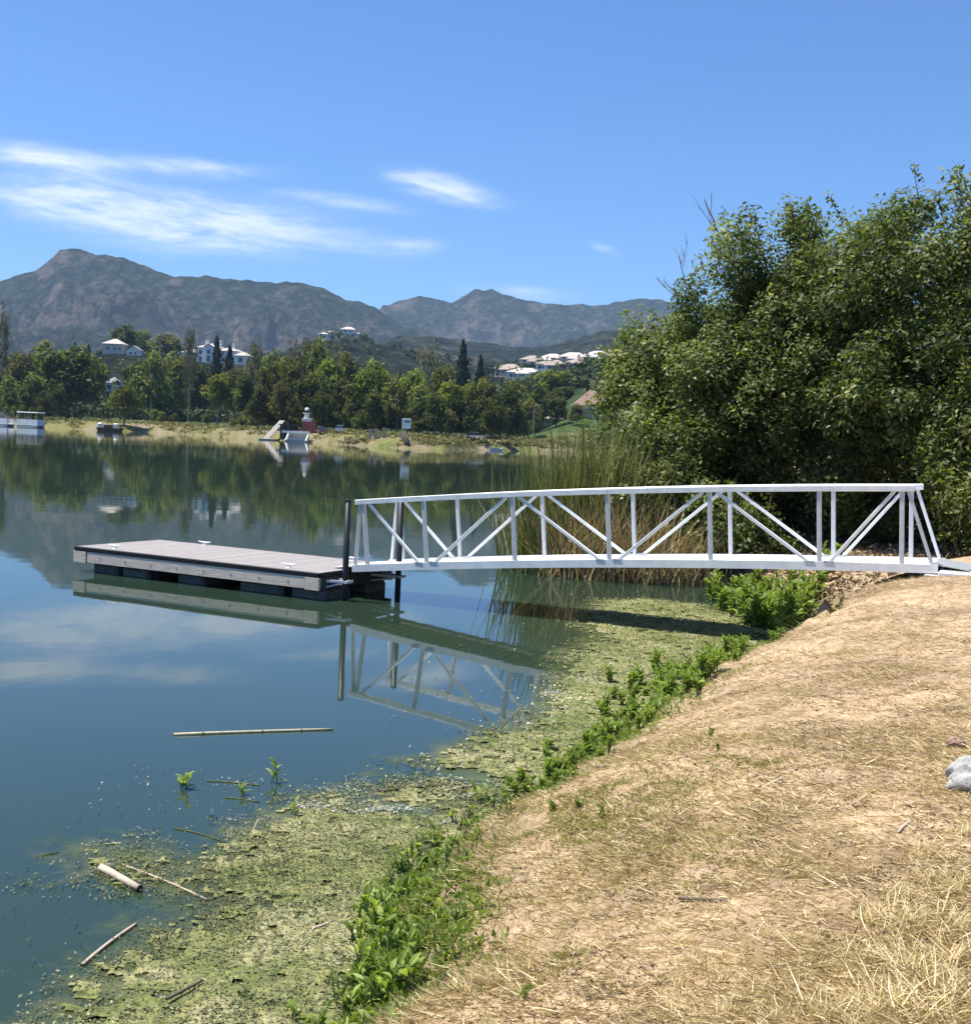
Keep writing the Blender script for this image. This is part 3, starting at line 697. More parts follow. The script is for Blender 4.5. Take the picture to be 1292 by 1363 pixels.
bare('dead_branch', 'bare upright dead branch at the shoulder of the tall willow', [((985, 380), (945, 290)), ((960, 325), (938, 268)), ((985, 375), (975, 330))], 28.6, 'branch', .017, 5)

# ---- reeds at the water's edge
def reed_clump(name, label, px, Y, wpx, n, h, m, seed, lean=.12, wid=.028, bend=.22, group=None, z0=-.15):
    rng = np.random.default_rng(seed); c = aty(px, hor(px), Y); sx = wpx * Y / F
    o = empty(name, (c.x, Y, 0), 0, label, 'reeds', group)
    P = np.stack([rng.normal(0, sx * .5, n), rng.normal(0, .35, n), np.full(n, z0)], 1)
    D = np.stack([rng.normal(0, lean, n) + P[:, 0] * .10, rng.normal(0, lean, n), np.ones(n)], 1)
    a = rng.random(n) * 6.283; B = np.stack([np.cos(a), np.sin(a), rng.normal(0, .1, n)], 1)
    v, q = strips(P, D, B, h * (.45 + .6 * rng.random(n)), wid * (.5 + rng.random(n)), bend * rng.normal(0, 1, n) * .7, 5)
    link('blades', np_mesh('blades', v, q, m, np.tile(np.clip(rng.normal(.5, .23, n), 0, 1), 5)), o)
    return o
rg = 'reed clumps at the waterside'
for i, (px, Y, wpx, n, h) in enumerate([(722, 25.4, 34, 330, 2.9), (762, 25.6, 38, 520, 3.5), (800, 25.5, 38, 560, 3.5), (838, 25.7, 38, 420, 3.2)]):
    reed_clump('reed_clump', 'tall green reeds standing in the lake left of the willows', px, Y, wpx, n, h, M['reed'], 40 + i, group='tall green reeds')
for i, (px, Y, wpx, n, h) in enumerate([(745, 25.0, 30, 200, 1.9), (785, 24.8, 34, 300, 2.2), (830, 24.7, 36, 340, 2.2), (880, 24.5, 38, 320, 1.9), (922, 24.5, 32, 200, 1.6)]):
    reed_clump('dry_reed_clump', 'tangled dry tan reeds at the foot of the green reeds', px, Y, wpx, n, h, M['dryreed'], 60 + i, .30, .024, .5, 'dry tan reeds')
reed_clump('reed_clump', 'sparse drooping reeds at the outer lake edge of the reed bed', 692, 25.5, 22, 70, 2.1, M['reed'], 77, .22, .022, .6)
# leaf litter and undergrowth on the shaded bank below the trees
rng = np.random.default_rng(9); n = 16000
x = rng.uniform(.6, 12, n); y = rng.uniform(20, 31, n); t = near_t(x, y); ok = t > -.05; x, y = x[ok], y[ok]; n = len(x)
z = near_z(x, y) + .01 + .12 * rng.random(n) ** 2
nn = nrm(rng.normal(0, .6, (n, 3)) + [0, 0, 1]); D = rng.normal(size=(n, 3)); D -= nn * (D * nn).sum(1, keepdims=True)
s = .7 + .7 * rng.random(n); v, q = leaves(np.stack([x, y, z], 1), D, nn, .12 * s, .05 * s)
tagp(link('leaf_litter', np_mesh('leaf_litter', v, q, M['litter'], rng.random(n))), 'dry brown leaf litter under the willows', 'leaf litter', kind='stuff')

# ================================================================== SHORE WEEDS
def weed_mesh(rng, h, nl, spread=1.0, ll=.085, lw=.030, nst=3):
    mb = MB(); P = []; D = []
    for s in range(nst):
        a = rng.uniform(0, 6.283); k = spread * rng.uniform(.05, .34); hh = h * rng.uniform(.6, 1.05)
        r0 = Vector((rng.normal(0, .03), rng.normal(0, .03), -.03)); top = Vector((math.cos(a) * k * h, math.sin(a) * k * h, hh)); mid = r0.lerp(top, .5) + Vector((0, 0, .06 * h))
        mb.tube([r0, mid, top], [.006, .005, .003], 4, False)
        m_ = nl // nst
        for i in range(m_):
            t = .15 + .85 * (i + .5) / m_; p = r0.lerp(mid, t * 2) if t < .5 else mid.lerp(top, t * 2 - 1)
            b = i * 2.4 + rng.uniform(-.5, .5); P.append(p); D.append((math.cos(b), math.sin(b), rng.uniform(.1, 1.1) + t * .5))
    P = np.array([tuple(p) for p in P]); D = nrm(np.array(D)); n = len(P)
    side = np.cross(D, [0, 0, 1.0]); nn = nrm(np.cross(side, D) + rng.normal(0, .25, (n, 3)))
    s = .6 + .8 * rng.random(n)
    return mb, P, D, nn, ll * s, lw * s
def leaf_shape():
    """one lance-shaped, folded and arched leaf, length 1 along x"""
    pr = [(0, .0, 0), (.22, .36, .06), (.5, .46, .08), (.78, .28, .03)]
    v = []; f = []
    for x, hw, z in pr: v += [(x, -hw, z + hw * .25), (x, 0, z), (x, hw, z + hw * .25)]
    v.append((1, 0, -.08)); k = 12
    for i in range(3):
        for j in range(2): f.append((i * 3 + j, i * 3 + 3 + j, i * 3 + 4 + j, i * 3 + 1 + j))
    f += [(9, k, 10), (10, k, 11)]
    return v, f
LV, LF = leaf_shape(); LEAFME = []
for r in (.12, .35, .55, .75, .95):
    me = bpy.data.meshes.new('leaf'); me.from_pydata(LV, [], LF); me.materials.append(M['weed'])
    a = me.attributes.new('rnd', 'FLOAT', 'FACE'); a.data.foreach_set('value', np.full(len(LF), r, np.float32)); LEAFME.append(me)
def frames(P, D, nn, ln, wd):
    out = []
    for p, d, n_, l, w_ in zip(P, D, nn, ln, wd):
        x = Vector(d).normalized(); z = Vector(n_); z = (z - x * z.dot(x)).normalized(); y = z.cross(x)
        m_ = Matrix((x * l, y * w_, z * l)).transposed().to_4x4(); m_.translation = Vector(p); out.append(m_)
    return out
# protos seen from further off: stems + one foliage mesh
WP = []
for i in range(6):
    rng = np.random.default_rng(200 + i)
    mb, P, D, nn, ln, wd = weed_mesh(rng, .30, 54, 1.0, .10, .040, 5)
    stem = bpy.data.meshes.new('stem'); stem.from_pydata([tuple(p) for p in mb.v], [], mb.f); stem.materials.append(M['weedstem'])
    V = []; Fq = []
    for m_ in frames(P, D, nn, ln, wd):
        k = len(V); V += [tuple(m_ @ Vector(p)) for p in LV]; Fq += [tuple(q + k for q in f) for f in LF]
    fo = bpy.data.meshes.new('foliage'); fo.from_pydata(V, [], Fq); fo.materials.append(M['weed'])
    a = fo.attributes.new('rnd', 'FLOAT', 'FACE'); a.data.foreach_set('value', np.repeat(np.clip(rng.normal(.5, .22, len(P)), 0, 1), len(LF)).astype(np.float32))
    WP.append((stem, fo))
wrng = np.random.default_rng(5)
def weed(x, y, sc, label, group, z=None):
    st, fo = WP[wrng.integers(6)]
    z = float(max(near_z(np.array([x]), np.array([y]))[0], -.02)) if z is None else z
    o = empty('leafy_weed', (x, y, z), wrng.uniform(0, 6.28), label, 'weed', group); o.scale = (sc * wrng.uniform(.85, 1.2), sc * wrng.uniform(.85, 1.2), sc * wrng.uniform(.6, 1.25))
    link('stem', st, o); link('foliage', fo, o)
def weed_band(pts, n, jit, s0, s1, label, group):
    pts = [atz(*p) for p in pts]
    for i in range(n):
        u = wrng.random() * (len(pts) - 1); a = int(u); p = pts[a].lerp(pts[a + 1], u - a)
        weed(p.x + wrng.normal(0, jit), p.y + wrng.normal(0, jit), wrng.uniform(s0, s1), label, group)
def weed_near(x, y, h, nl, label, group, seed, ll=.085):
    rng = np.random.default_rng(seed); mb, P, D, nn, ln, wd = weed_mesh(rng, h, nl, 1.1, ll, ll * .40)
    z = float(max(near_z(np.array([x]), np.array([y]))[0], -.02))
    o = empty('leafy_weed', (x, y, z), 0, label, 'weed', group)
    mb.build('stem', M['weedstem'], o)
    for m_ in frames(P, D, nn, ln, wd):
        l = link('leaf', LEAFME[rng.integers(5)], o); l.matrix_local = m_
weed_band([(1000, 870), (960, 890), (905, 905), (880, 925), (855, 955), (840, 975)], 110, .28, .4, .95, 'leafy green weed in the thick patch on the shore below the gangway', 'weeds in the patch below the gangway')
weed_band([(835, 980), (795, 995), (760, 1025), (715, 1050), (690, 1060)], 44, .24, .28, .7, 'leafy green weed at the water edge nearer the gangway than the foreground weeds', 'weeds along the mid shore')
for i in range(84):
    u, v_ = sorted((wrng.random(), wrng.random())); w3 = (u, v_ - u, 1 - v_)
    p = atz(928 * w3[0] + 1118 * w3[1] + 1045 * w3[2], 790 * w3[0] + 776 * w3[1] + 856 * w3[2], .08)
    weed(p.x, p.y, wrng.uniform(.9, 1.7), 'bushy bright green weed under the landward half of the gangway', 'weeds under the gangway')
spots = [(655, 1078), (632, 1090), (672, 1066), (600, 1098), (560, 1122), (548, 1140), (528, 1160), (508, 1178), (545, 1165), (520, 1195), (492, 1205), (478, 1226), (505, 1222), (530, 1215), (468, 1252), (492, 1250), (518, 1255), (475, 1285),
         (500, 1280), (535, 1262), (460, 1312), (488, 1310), (515, 1300), (440, 1340), (470, 1345), (500, 1340), (425, 1372), (455, 1380), (490, 1375), (395, 1360), (640, 1068), (580, 1130)] + [(float(wrng.uniform(-25, 120)) + 560 - (b_ - 1130) * .42, float(b_)) for b_ in wrng.uniform(1130, 1385, 34)]
for i, (a, b) in enumerate(spots):
    p = atz(a, b); near_ = i >= 4
    weed_near(p.x, p.y, .05 + .15 * wrng.random() ** 1.3 if near_ else .13, int(wrng.integers(7, 16)) if near_ else 9, 'leafy weed with broad pale green leaves at the foreground water edge', 'foreground shore weeds', 300 + i, float(wrng.uniform(.05, .085)) if near_ else .058)
# low green cover between the weeds
rng = np.random.default_rng(12); n = 60000
u = rng.random(n); sh = np.array(SHORE[2:16]); seg = (u * (len(sh) - 1)).astype(int); f_ = u * (len(sh) - 1) - seg
p = sh[seg] * (1 - f_[:, None]) + sh[seg + 1] * f_[:, None]; p = p + rng.normal(0, .22, (n, 2)) + np.array([.10, -.03])
t = near_t(p[:, 0], p[:, 1]); keep = (t > -.12) & (fbm(p[:, 0] * 2.2, p[:, 1] * 2.2, 3, 63) > .36 + np.clip(t, 0, 1) * .3); p = p[keep]; n = len(p)
P = np.stack([p[:, 0], p[:, 1], np.maximum(near_z(p[:, 0], p[:, 1]), 0) + .004], 1)
D = np.stack([rng.normal(0, .7, n), rng.normal(0, .7, n), rng.uniform(.2, 1.2, n)], 1); nn = nrm(rng.normal(0, .6, (n, 3)) + [0, 0, .8]); D = D - nn * (D * nn).sum(1, keepdims=True) * .7
s = .5 + rng.random(n); v, q = leaves(P, D, nn, .045 * s, .016 * s)
tagp(link('ground_cover', np_mesh('ground_cover', v, q, M['weed'], rng.random(n) * .8)), 'low green ground cover along the water edge', 'ground cover', kind='stuff')

# ================================================================== DRY GRASS
def dry_field(name, label, n, seed, pos, ln, wd, up, bend, m, seg=2):
    rng = np.random.default_rng(seed); x, y = pos(rng, n); t = near_t(x, y); ok = t > .12; x, y, t = x[ok], y[ok], t[ok]; n = len(x)
    P = np.stack([x, y, near_z(x, y, t) + .004], 1)
    a = rng.random(n) * 6.283; D = np.stack([np.cos(a), np.sin(a), np.abs(rng.normal(0, up, n))], 1)
    b = rng.random(n) * 6.283; B = np.stack([np.cos(b), np.sin(b), rng.normal(0, .25, n)], 1)
    v, q = strips(P, D, B, ln * (.4 + 1.1 * rng.random(n)), wd * (.6 + .8 * rng.random(n)), bend * rng.normal(0, 1, n), seg)
    zz = near_z(v[:, 0], v[:, 1]) + .003; v[:, 2] = np.maximum(v[:, 2], zz)
    return tagp(link(name, np_mesh(name, v, q, m, np.tile(np.clip(rng.normal(.52, .25, n), 0, 1), seg))), label, 'dry grass', kind='stuff')
def fan(rng, n, y0=2.2, y1=17.5, k=1.6):
    y = y0 * (y1 / y0) ** (rng.random(n) ** .9); x = y * rng.uniform(-.30, .50, n); return x, y
def patchy(rng, n, thr=.5, sc=1.5, seed=3):
    x, y = fan(rng, n * 3); f = fbm(x * sc, y * sc, 3, seed) + rng.normal(0, .06, len(x)); k = f > thr
    return x[k][:n], y[k][:n]
dry_field('dry_straw', 'flattened dry straw scattered over the bank', 140000, 31, lambda r, n: fan(r, n), .065, .0042, .12, .35, M['straw'])
dry_field('dry_straw', 'denser mats of pale straw on the bank', 90000, 32, lambda r, n: patchy(r, n, .55), .085, .0042, .30, .45, M['straw'])
dry_field('leaf_crumbs', 'brown plant crumbs among the straw', 45000, 33, lambda r, n: patchy(r, n, .46, 2.3, 9), .026, .009, .25, .5, M['litter'], 1)
GREEN = [(945, 990, .35), (905, 1140, .30), (800, 1080, .45), (745, 1075, .40), (770, 1100, .35), (690, 1110, .3), (730, 1300, .25), (700, 1335, .25), (640, 1160, .3), (1010, 1010, .2), (570, 1290, .25), (850, 1060, .3)]
def greenpos(rng, n):
    X_, Y_ = [], []
    for (a, b, r) in GREEN:
        p = atz(a, b, .55)
        for _ in range(4): p = atz(a, b, float(near_z(np.array([p.x]), np.array([p.y]))[0]))
        k = int(n * r * .22); X_.append(p.x + rng.normal(0, r * .8, k)); Y_.append(p.y + rng.normal(0, r * 1.1, k))
    k = n // 2; u = rng.random(k) * 12; sh_ = np.array(SHORE[3:16]); i_ = u.astype(int); f_ = (u - i_)[:, None]; q_ = sh_[i_] * (1 - f_) + sh_[i_ + 1] * f_
    X_.append(q_[:, 0] + np.abs(rng.normal(0, .45, k)) + .1); Y_.append(q_[:, 1] + rng.normal(0, .3, k))
    X_, Y_ = np.concatenate(X_), np.concatenate(Y_); f = fbm(X_ * 3, Y_ * 3, 3, 44) + rng.normal(0, .05, len(X_)) > .46
    return X_[f], Y_[f]
M['shortgrass'] = leafmat('short_green_grass', (0.13, 0.135, 0.035), (0.27, 0.255, 0.075), (0.46, 0.40, 0.17), 0.35)
dry_field('green_grass', 'short yellowing green grass in patches near the water', 26000, 34, greenpos, .034, .0055, .9, .5, M['shortgrass'])
# standing tufts of dry grass, each a thing
TUFT = []
for i in range(4):
    rng = np.random.default_rng(400 + i); n = 150
    P = np.stack([rng.normal(0, .045, n), rng.normal(0, .045, n), np.full(n, -.01)], 1); D = np.stack([rng.normal(0, .45, n), rng.normal(0, .45, n), np.ones(n)], 1)
    a = rng.random(n) * 6.283; B = np.stack([np.cos(a), np.sin(a), np.full(n, -.3)], 1)
    v, q = strips(P, D, B, .17 * (.4 + .8 * rng.random(n)), .0038 * (.6 + .8 * rng.random(n)), .5 * rng.random(n), 4)
    TUFT.append(np_mesh('blades', v, q, M['straw'], np.tile(np.clip(rng.normal(.72, .2, n), 0, 1), 4)))
trng = np.random.default_rng(8)
for (a, b, s) in [(1270, 1340, 1.2), (1215, 1352, 1.0), (1285, 1285, 1.1), (1225, 1290, 1.0), (1180, 1325, .9), (1265, 1235, .9), (1205, 1230, .95), (1285, 1180, .9), (1240, 1170, .7), (1150, 1280, .7), (1135, 1350, .8), (1245, 1130, .6), (1090, 1330, .6),
                  (1195, 1190, .6), (1040, 1355, .6), (1160, 1225, .55), (1290, 1110, .6), (975, 1345, .5), (905, 1330, .45), (1060, 1260, .45)] + [(float(trng.uniform(620, 1290)), float(trng.uniform(1060, 1365)), float(trng.uniform(.18, .42))) for _ in range(70)]:
    p = atz(a, b, 1.0); z = float(near_z(np.array([p.x]), np.array([p.y]))[0]); p = atz(a, b, z); z = float(near_z(np.array([p.x]), np.array([p.y]))[0])
    o = empty('dry_grass_tuft', (p.x, p.y, z), trng.uniform(0, 6.28), 'tall pale dry grass tuft in the thick straw below the boulder' if s > .5 else 'small low tuft of dry grass scattered on the trodden bank', 'grass tuft', 'tall dry grass tufts' if s > .5 else 'small dry grass tufts'); o.scale = (s * 1.25, s * 1.25, s * .72)
    link('blades', TUFT[trng.integers(4)], o)
# small green weeds surviving on the bank
for (a, b, s) in [(945, 985, .32), (955, 1000, .28), (700, 1330, .22), (800, 1090, .3), (770, 1075, .32), (735, 1080, .34)]:
    p = atz(a, b, .6)
    for _ in range(3): z = float(near_z(np.array([p.x]), np.array([p.y]))[0]); p = atz(a, b, z)
    weed(p.x, p.y, s * .8, 'stunted green weed growing out on the dry bank', 'weeds on the dry bank', z)

# ================================================================== FLOATING ALGAE
PA = [atz(*p) for p in [(20, 1440), (60, 1363), (130, 1305), (150, 1275), (215, 1240), (330, 1207), (250, 1172), (300, 1130), (345, 1105), (372, 1078), (440, 1060), (500, 1082), (585, 1082), (640, 1055), (690, 1075), (600, 1150), (520, 1280), (480, 1440)]]
PB = [atz(*p) for p in [(555, 1012), (640, 984), (700, 962), (728, 930), (742, 905), (755, 870), (800, 845), (770, 828), (800, 800), (860, 798), (930, 805), (1010, 828), (1030, 860), (960, 900), (905, 925), (860, 975), (800, 1015), (720, 1060), (640, 1058), (625, 1030)]]
PC = [atz(*p) for p in [(500, 1062), (540, 1045), (640, 1040), (660, 1062), (560, 1075)]]
PD = [atz(*p) for p in [(140, 1140), (200, 1150), (340, 1200), (330, 1212), (230, 1180)]]
polys = [([(p.x, p.y) for p in P_]) for P_ in (PA, PB, PC, PD)]
def algae_den(x, y):
    d = np.max([poly_sdf(x, y, P_) * (1 if i < 2 else .6) for i, P_ in enumerate(polys)], 0)
    return d
def algae_grid(x0, x1, y0, y1, h):
    xs = np.arange(x0, x1, h); ys = np.arange(y0, y1, h); X, Y = np.meshgrid(xs, ys); x = X.ravel() + _h(np.round(X.ravel() / h), np.round(Y.ravel() / h), 3) * h * .6; y = Y.ravel() + _h(np.round(X.ravel() / h), np.round(Y.ravel() / h), 4) * h * .6
    d = algae_den(x, y)
    cov = .5 + np.clip(d + .12, -.5, .30) * 1.1
    keep = .62 * fbm(x * 2.4, y * 1.9, 4, 71, .6) + .38 * fbm(x * 11, y * 9, 4, 75, .7) < cov
    keep &= fbm(x * 20, y * 16, 3, 78, .7) < .50 + np.clip(d + .05, -.2, .35) * .8
    Q = grid_faces(len(xs), len(ys)); Q = Q[keep[Q].all(1)]
    z = .004 + .028 * fbm(x * 8, y * 8, 4, 81) ** 2
    V, Q, (dd,) = compact(np.stack([x, y, z], 1), Q, (d,))
    return V, Q
V1, Q1 = algae_grid(-2.6, .6, 4.2, 9.4, .028); V2, Q2 = algae_grid(-.7, 5.2, 9.0, 22.5, .045)
m = mat('pond_algae', (0.12, 0.14, 0.04), 0.7, 0.3)
v = coords(m); n1 = noise(m, 1.5, 6, .7, v, .5); n2 = noise(m, 22, 6, .72, v); n3 = noise(m, 90, 3, .6, v)
c1 = ramp(m, n1.outputs[0], [(0.30, (0.07, 0.095, 0.026)), (0.42, (0.145, 0.165, 0.045)), (0.52, (0.23, 0.22, 0.085)), (0.64, (0.34, 0.30, 0.165))])
c2 = ramp(m, n2.outputs[0], [(0.32, (0.12, 0.16, 0.14)), (0.47, (0.75, 0.8, 0.7)), (0.66, (1.5, 1.45, 1.35))])
cc = mixc(m, 1.0, c1.outputs[0], c2.outputs[0], 'MULTIPLY'); cc = mixc(m, ramp(m, n3.outputs[0], [(.66, (0, 0, 0)), (.76, (1, 1, 1))]).outputs[0], cc, (0.50, 0.48, 0.32))
L(m, cc, base(m)); bump(m, math_(m, 'ADD', n2.outputs[0], math_(m, 'MULTIPLY', n3.outputs[0], .5)), .8, .02)
V = np.concatenate([V1, V2]); Q = np.concatenate([Q1, Q2 + len(V1)])
tagp(link('algae_mat', np_mesh('algae_mat', V, Q, m)), 'olive green algae mat floating along the shore', 'algae', kind='stuff')
# thin slimy film around and between the mats
def film(x0, x1, y0, y1, h):
    xs = np.arange(x0, x1, h); ys = np.arange(y0, y1, h); X, Y = np.meshgrid(xs, ys); x, y = X.ravel(), Y.ravel(); d = algae_den(x, y)
    Q = grid_faces(len(xs), len(ys)); Q = Q[(d[Q] > -.75).any(1)]; V, Q, (c,) = compact(np.stack([x, y, np.full(len(x), .003)], 1), Q, (sstep(-.7, .2, d),)); return V, Q, c
f1 = film(-3.2, .8, 4.0, 9.6, .07); f2 = film(-1.3, 5.6, 9.56, 23, .10)
m = mat('algae_film', (0.10, 0.13, 0.035), 0.45, 0.4); v = coords(m); n1 = noise(m, 3.0, 7, .7, v, .8); n2 = noise(m, 1.2, 4, .6, v)
L(m, ramp(m, n2.outputs[0], [(.35, (0.075, 0.115, 0.028)), (.65, (0.20, 0.20, 0.075))]).outputs[0], base(m))
at = N(m, 'ShaderNodeAttribute'); at.attribute_name = 'cover'; tr = N(m, 'ShaderNodeBsdfTransparent'); mx = N(m, 'ShaderNodeMixShader')
fr = ramp(m, math_(m, 'ADD', math_(m, 'MULTIPLY', at.outputs['Fac'], .75), math_(m, 'MULTIPLY_ADD', n1.outputs[0], 1.5, -.95)), [(.15, (0, 0, 0)), (.8, (.8, .8, .8))])
L(m, fr.outputs[0], mx.inputs[0]); L(m, tr.outputs[0], mx.inputs[1]); L(m, m.node_tree.nodes['Principled BSDF'].outputs[0], mx.inputs[2]); L(m, mx.outputs[0], m.node_tree.nodes['Material Output'].inputs[0])
tagp(link('algae_film', np_mesh('algae_film', np.concatenate([f1[0], f2[0]]), np.concatenate([f1[1], f2[1] + len(f1[0])]), m, attrs={'cover': np.concatenate([f1[2], f2[2]])})), 'thin yellow-green film of algae spreading on the shallows', 'algae', kind='stuff')
rng = np.random.default_rng(17)
def flecks(n, x0, x1, y0, y1, sz, thr, seed):
    x = rng.uniform(x0, x1, n); y = rng.uniform(y0, y1, n); d = algae_den(x, y)
    k = (.7 * fbm(x * 2.4, y * 1.9, 4, 71, .6) + .3 * rng.random(n) < .5 + np.clip(d, -.6, .25) * .75) & (d > -.6); k |= (rng.random(n) < .012) & (d > -1.6)
    x, y = x[k], y[k]; n = len(x)
    P = np.stack([x, y, .008 + .022 * rng.random(n) ** 2], 1); nn = nrm(rng.normal(0, .35, (n, 3)) + [0, 0, 1]); D = rng.normal(size=(n, 3)); D -= nn * (D * nn).sum(1, keepdims=True)
    s = .5 + rng.random(n); v, q = leaves(P, D, nn, sz * s, sz * .5 * s); return v, q, np.clip(.34 + (fbm(x * 1.1, y * 1.1, 3, 91) - .5) * 1.6 + rng.normal(0, .24, n), 0, 1)
a = flecks(105000, -2.8, .6, 4.2, 9.6, .019, 0, 1); b = flecks(90000, -.9, 5.2, 9.0, 22.5, .032, 0, 2)
tagp(link('floating_pond_leaves', np_mesh('floating_pond_leaves', np.concatenate([a[0], b[0]]), np.concatenate([a[1], b[1] + len(a[0])]), M['algaefleck'], np.concatenate([a[2], b[2]]))), 'small pale leaves and flecks floating on the algae', 'pond leaves', kind='stuff')

# ================================================================== STICKS, PLANTS AND STONES
def stick(name, label, a, b, r, m, cut=True, z=0.0, bend=.0, cat='stick', z2=None, knots=()):
    p, q = atz(*a, z), atz(*b, z if z2 is None else z2); o = empty(name, p, 0, label, cat)
    d = q - p; side = Vector((-d.y, d.x, 0)).normalized() * d.length * bend
    pts = [Vector((0, 0, 0)) + d * t + side * math.sin(math.pi * t) for t in (0, .2, .4, .6, .8, 1)]
    MB().tube(pts, [r, r * 1.05, r * .97, r * .95, r * .9, r * .8], 9).build('stem', m, o, True)
    for t in knots: MB().tube([d * (t - .004), d * (t + .004)], r * 1.35, 9).build('node_ring', M['darkstick'], o)
    if cut:
        for e, s in ((pts[0], -1), (pts[-1], 1)): MB().tube([e, e + d.normalized() * .004 * s], [r * .93, r * .85], 9).build('cut_end', M['cutend'], o)
stick('floating_stick', 'thick pale cut stick lying on the algae edge', (135, 1155), (186, 1183), .024, M['stick'], z=.022)
stick('floating_stick', 'thin white peeled stick floating on dark water', (109, 1285), (181, 1230), .0095, M['stick'], z=.009, bend=.02)
stick('floating_reed', 'long pale reed stalk floating between dock and shore', (231, 978), (442, 971), .015, worn('straw_reed', (.42, .38, .24), .25, 20), z=.006, bend=.006, cat='reed stalk', knots=(.18, .55, .8))
stick('floating_twig', 'thin dark twig resting on the algae near foreground weeds', (415, 1237), (440, 1228), .009, M['stick'], z=.02)
stick('floating_reed', 'broken brown reed floating off the weedy shore', (505, 1053), (600, 1043), .009, M['dryreed'], z=.012, cat='reed stalk')
stick('floating_reed', 'short pale reed stub floating beside the broken brown one', (590, 1053), (636, 1044), .008, M['stick'], z=.015, cat='reed stalk')
stick('floating_twig', 'dark twig lying across the bottom of the algae mat', (222, 1330), (268, 1306), .008, M['darkstick'], z=.03)
stick('floating_twig', 'pale bent stem lying in the algae behind the thick stick', (160, 1150), (276, 1198), .006, M['stick'], z=.012, bend=.02)
stick('floating_twig', 'brown stem slanting out of the tan algae mat', (335, 1110), (344, 1090), .006, M['twig'], z=.0, z2=.06)
def gstick(label, a, b, r, m, name='fallen_twig'):
    z = .9
    for _ in range(4): p = atz(*a, z); z = float(near_z(np.array([p.x]), np.array([p.y]))[0])
    z2 = .9
    for _ in range(4): q = atz(*b, z2); z2 = float(near_z(np.array([q.x]), np.array([q.y]))[0])
    stick(name, label, a, b, r, m, False, z + .012, .03, 'twig', z2 + .012)
gstick('dark brown twig lying on the straw', (903, 1196), (968, 1199), .0065, M['darkstick'])
gstick('pale straw-coloured twig lying near the dry tufts', (1195, 1108), (1214, 1092), .006, M['stick'])
def sprig(label, px, py, h, nl, seed, ll):
    p = atz(px, py); rng = np.random.default_rng(seed); mb, P, D, nn, ln, wd = weed_mesh(rng, h, nl, .5, ll, ll * .36, 2)
    o = empty('water_sprig', p, 0, label, 'water plant'); mb.build('stem', M['weedstem'], o)
    for m_ in frames(P, D, nn, ln, wd): l = link('leaf', LEAFME[rng.integers(2, 5)], o); l.matrix_local = m_
sprig('leafy green sprig floating alone furthest from shore', 247, 1050, .10, 14, 501, .085)
sprig('upright green sprig beside the small tangle of floating stems', 366, 1042, .13, 10, 502, .08)
sprig('small pale sprig within the tangle of floating stems', 322, 1058, .06, 8, 503, .07)
sprig('dark green sprig at the outer tip of the tan algae mat', 392, 1085, .10, 8, 504, .06)
for (x0, y0, x1, y1, lb) in [(275, 1040, 345, 1046, 'pale submerged stem joining the two floating sprigs'), (300, 1062, 345, 1068, 'short pale stem drifting below the floating sprigs'), (232, 1103, 300, 1122, 'drifting strand of pale weed off the algae mat'), (55, 1140, 78, 1135, 'small pale leaf strand drifting on open water')]:
    stick('drifting_stem', lb, (x0, y0), (x1, y1), .006, M['reed'], False, .003, .06, 'water weed')
# feather
p = atz(282, 1085); o = empty('floating_feather', p, .4, 'small white feather standing on dark water', 'feather')
MB().tube([(0, 0, 0), (.004, 0, .05), (.0, 0, .085)], [.002, .0015, .0008], 5).build('quill', M['white'], o)
MB().add([(-.022, 0, .006), (0, .004, .0), (.022, 0, .006), (.014, .003, .03), (0, .004, .05), (-.014, .003, .03)], [(0, 1, 2, 3, 4, 5)]).build('vane', M['boatwhite'], o)

def rock(name, label, px, py, w_, d_, h_, m, seed, crack=False, sink=.3):
    z = 1.05
    for _ in range(5): p = atz(px, py, z); z = float(near_z(np.array([p.x]), np.array([p.y]))[0])
    o = empty(name, p, 0, label, 'rock'); nu, nv = 72, 40
    th, ph = np.meshgrid(np.linspace(0, 2 * np.pi, nu, endpoint=False), np.linspace(0, np.pi, nv)); th, ph = th.ravel(), ph.ravel()
    x, y, zz = np.sin(ph) * np.cos(th), np.sin(ph) * np.sin(th), np.cos(ph)
    k = 1 + (fbm(x * 2.4 + seed, y * 2.4 + zz * 2.4, 5, seed, .6) - .5) * .6
    if crack:
        c = np.abs(zz * .8 - x * .55 - .30 + (fbm(x * 3, y * 3, 2, 4) - .5) * .25); k *= 1 - .17 * np.exp(-(c / .05) ** 2)
    V = np.stack([x * k * w_ / 2, y * k * d_ / 2, zz * k * h_ * .62 + h_ * (.5 - sink)], 1)
    i = np.arange(nu * nv).reshape(nv, nu); j = np.roll(i, -1, 1); Qq = np.stack([i[:-1].ravel(), i[1:].ravel(), j[1:].ravel(), j[:-1].ravel()], 1)
    link('stone', np_mesh('stone', V, Qq, m, smooth=True), o); return o
M['boulder'] = worn('pale_granite', (0.34, 0.325, 0.30), .30, 14, .95, bmp=.8)
M['brownstone'] = worn('brown_stone', (0.30, 0.20, 0.14), .4, 18, .9, bmp=.5)
rock('boulder', 'pale grey rounded boulder with a dark crack in the dry grass', 1300, 1046, .34, .34, .22, M['boulder'], 3, True, .42)
rock('stone', 'small reddish brown stone behind the pale boulder', 1271, 993, .12, .09, .06, M['brownstone'], 7)

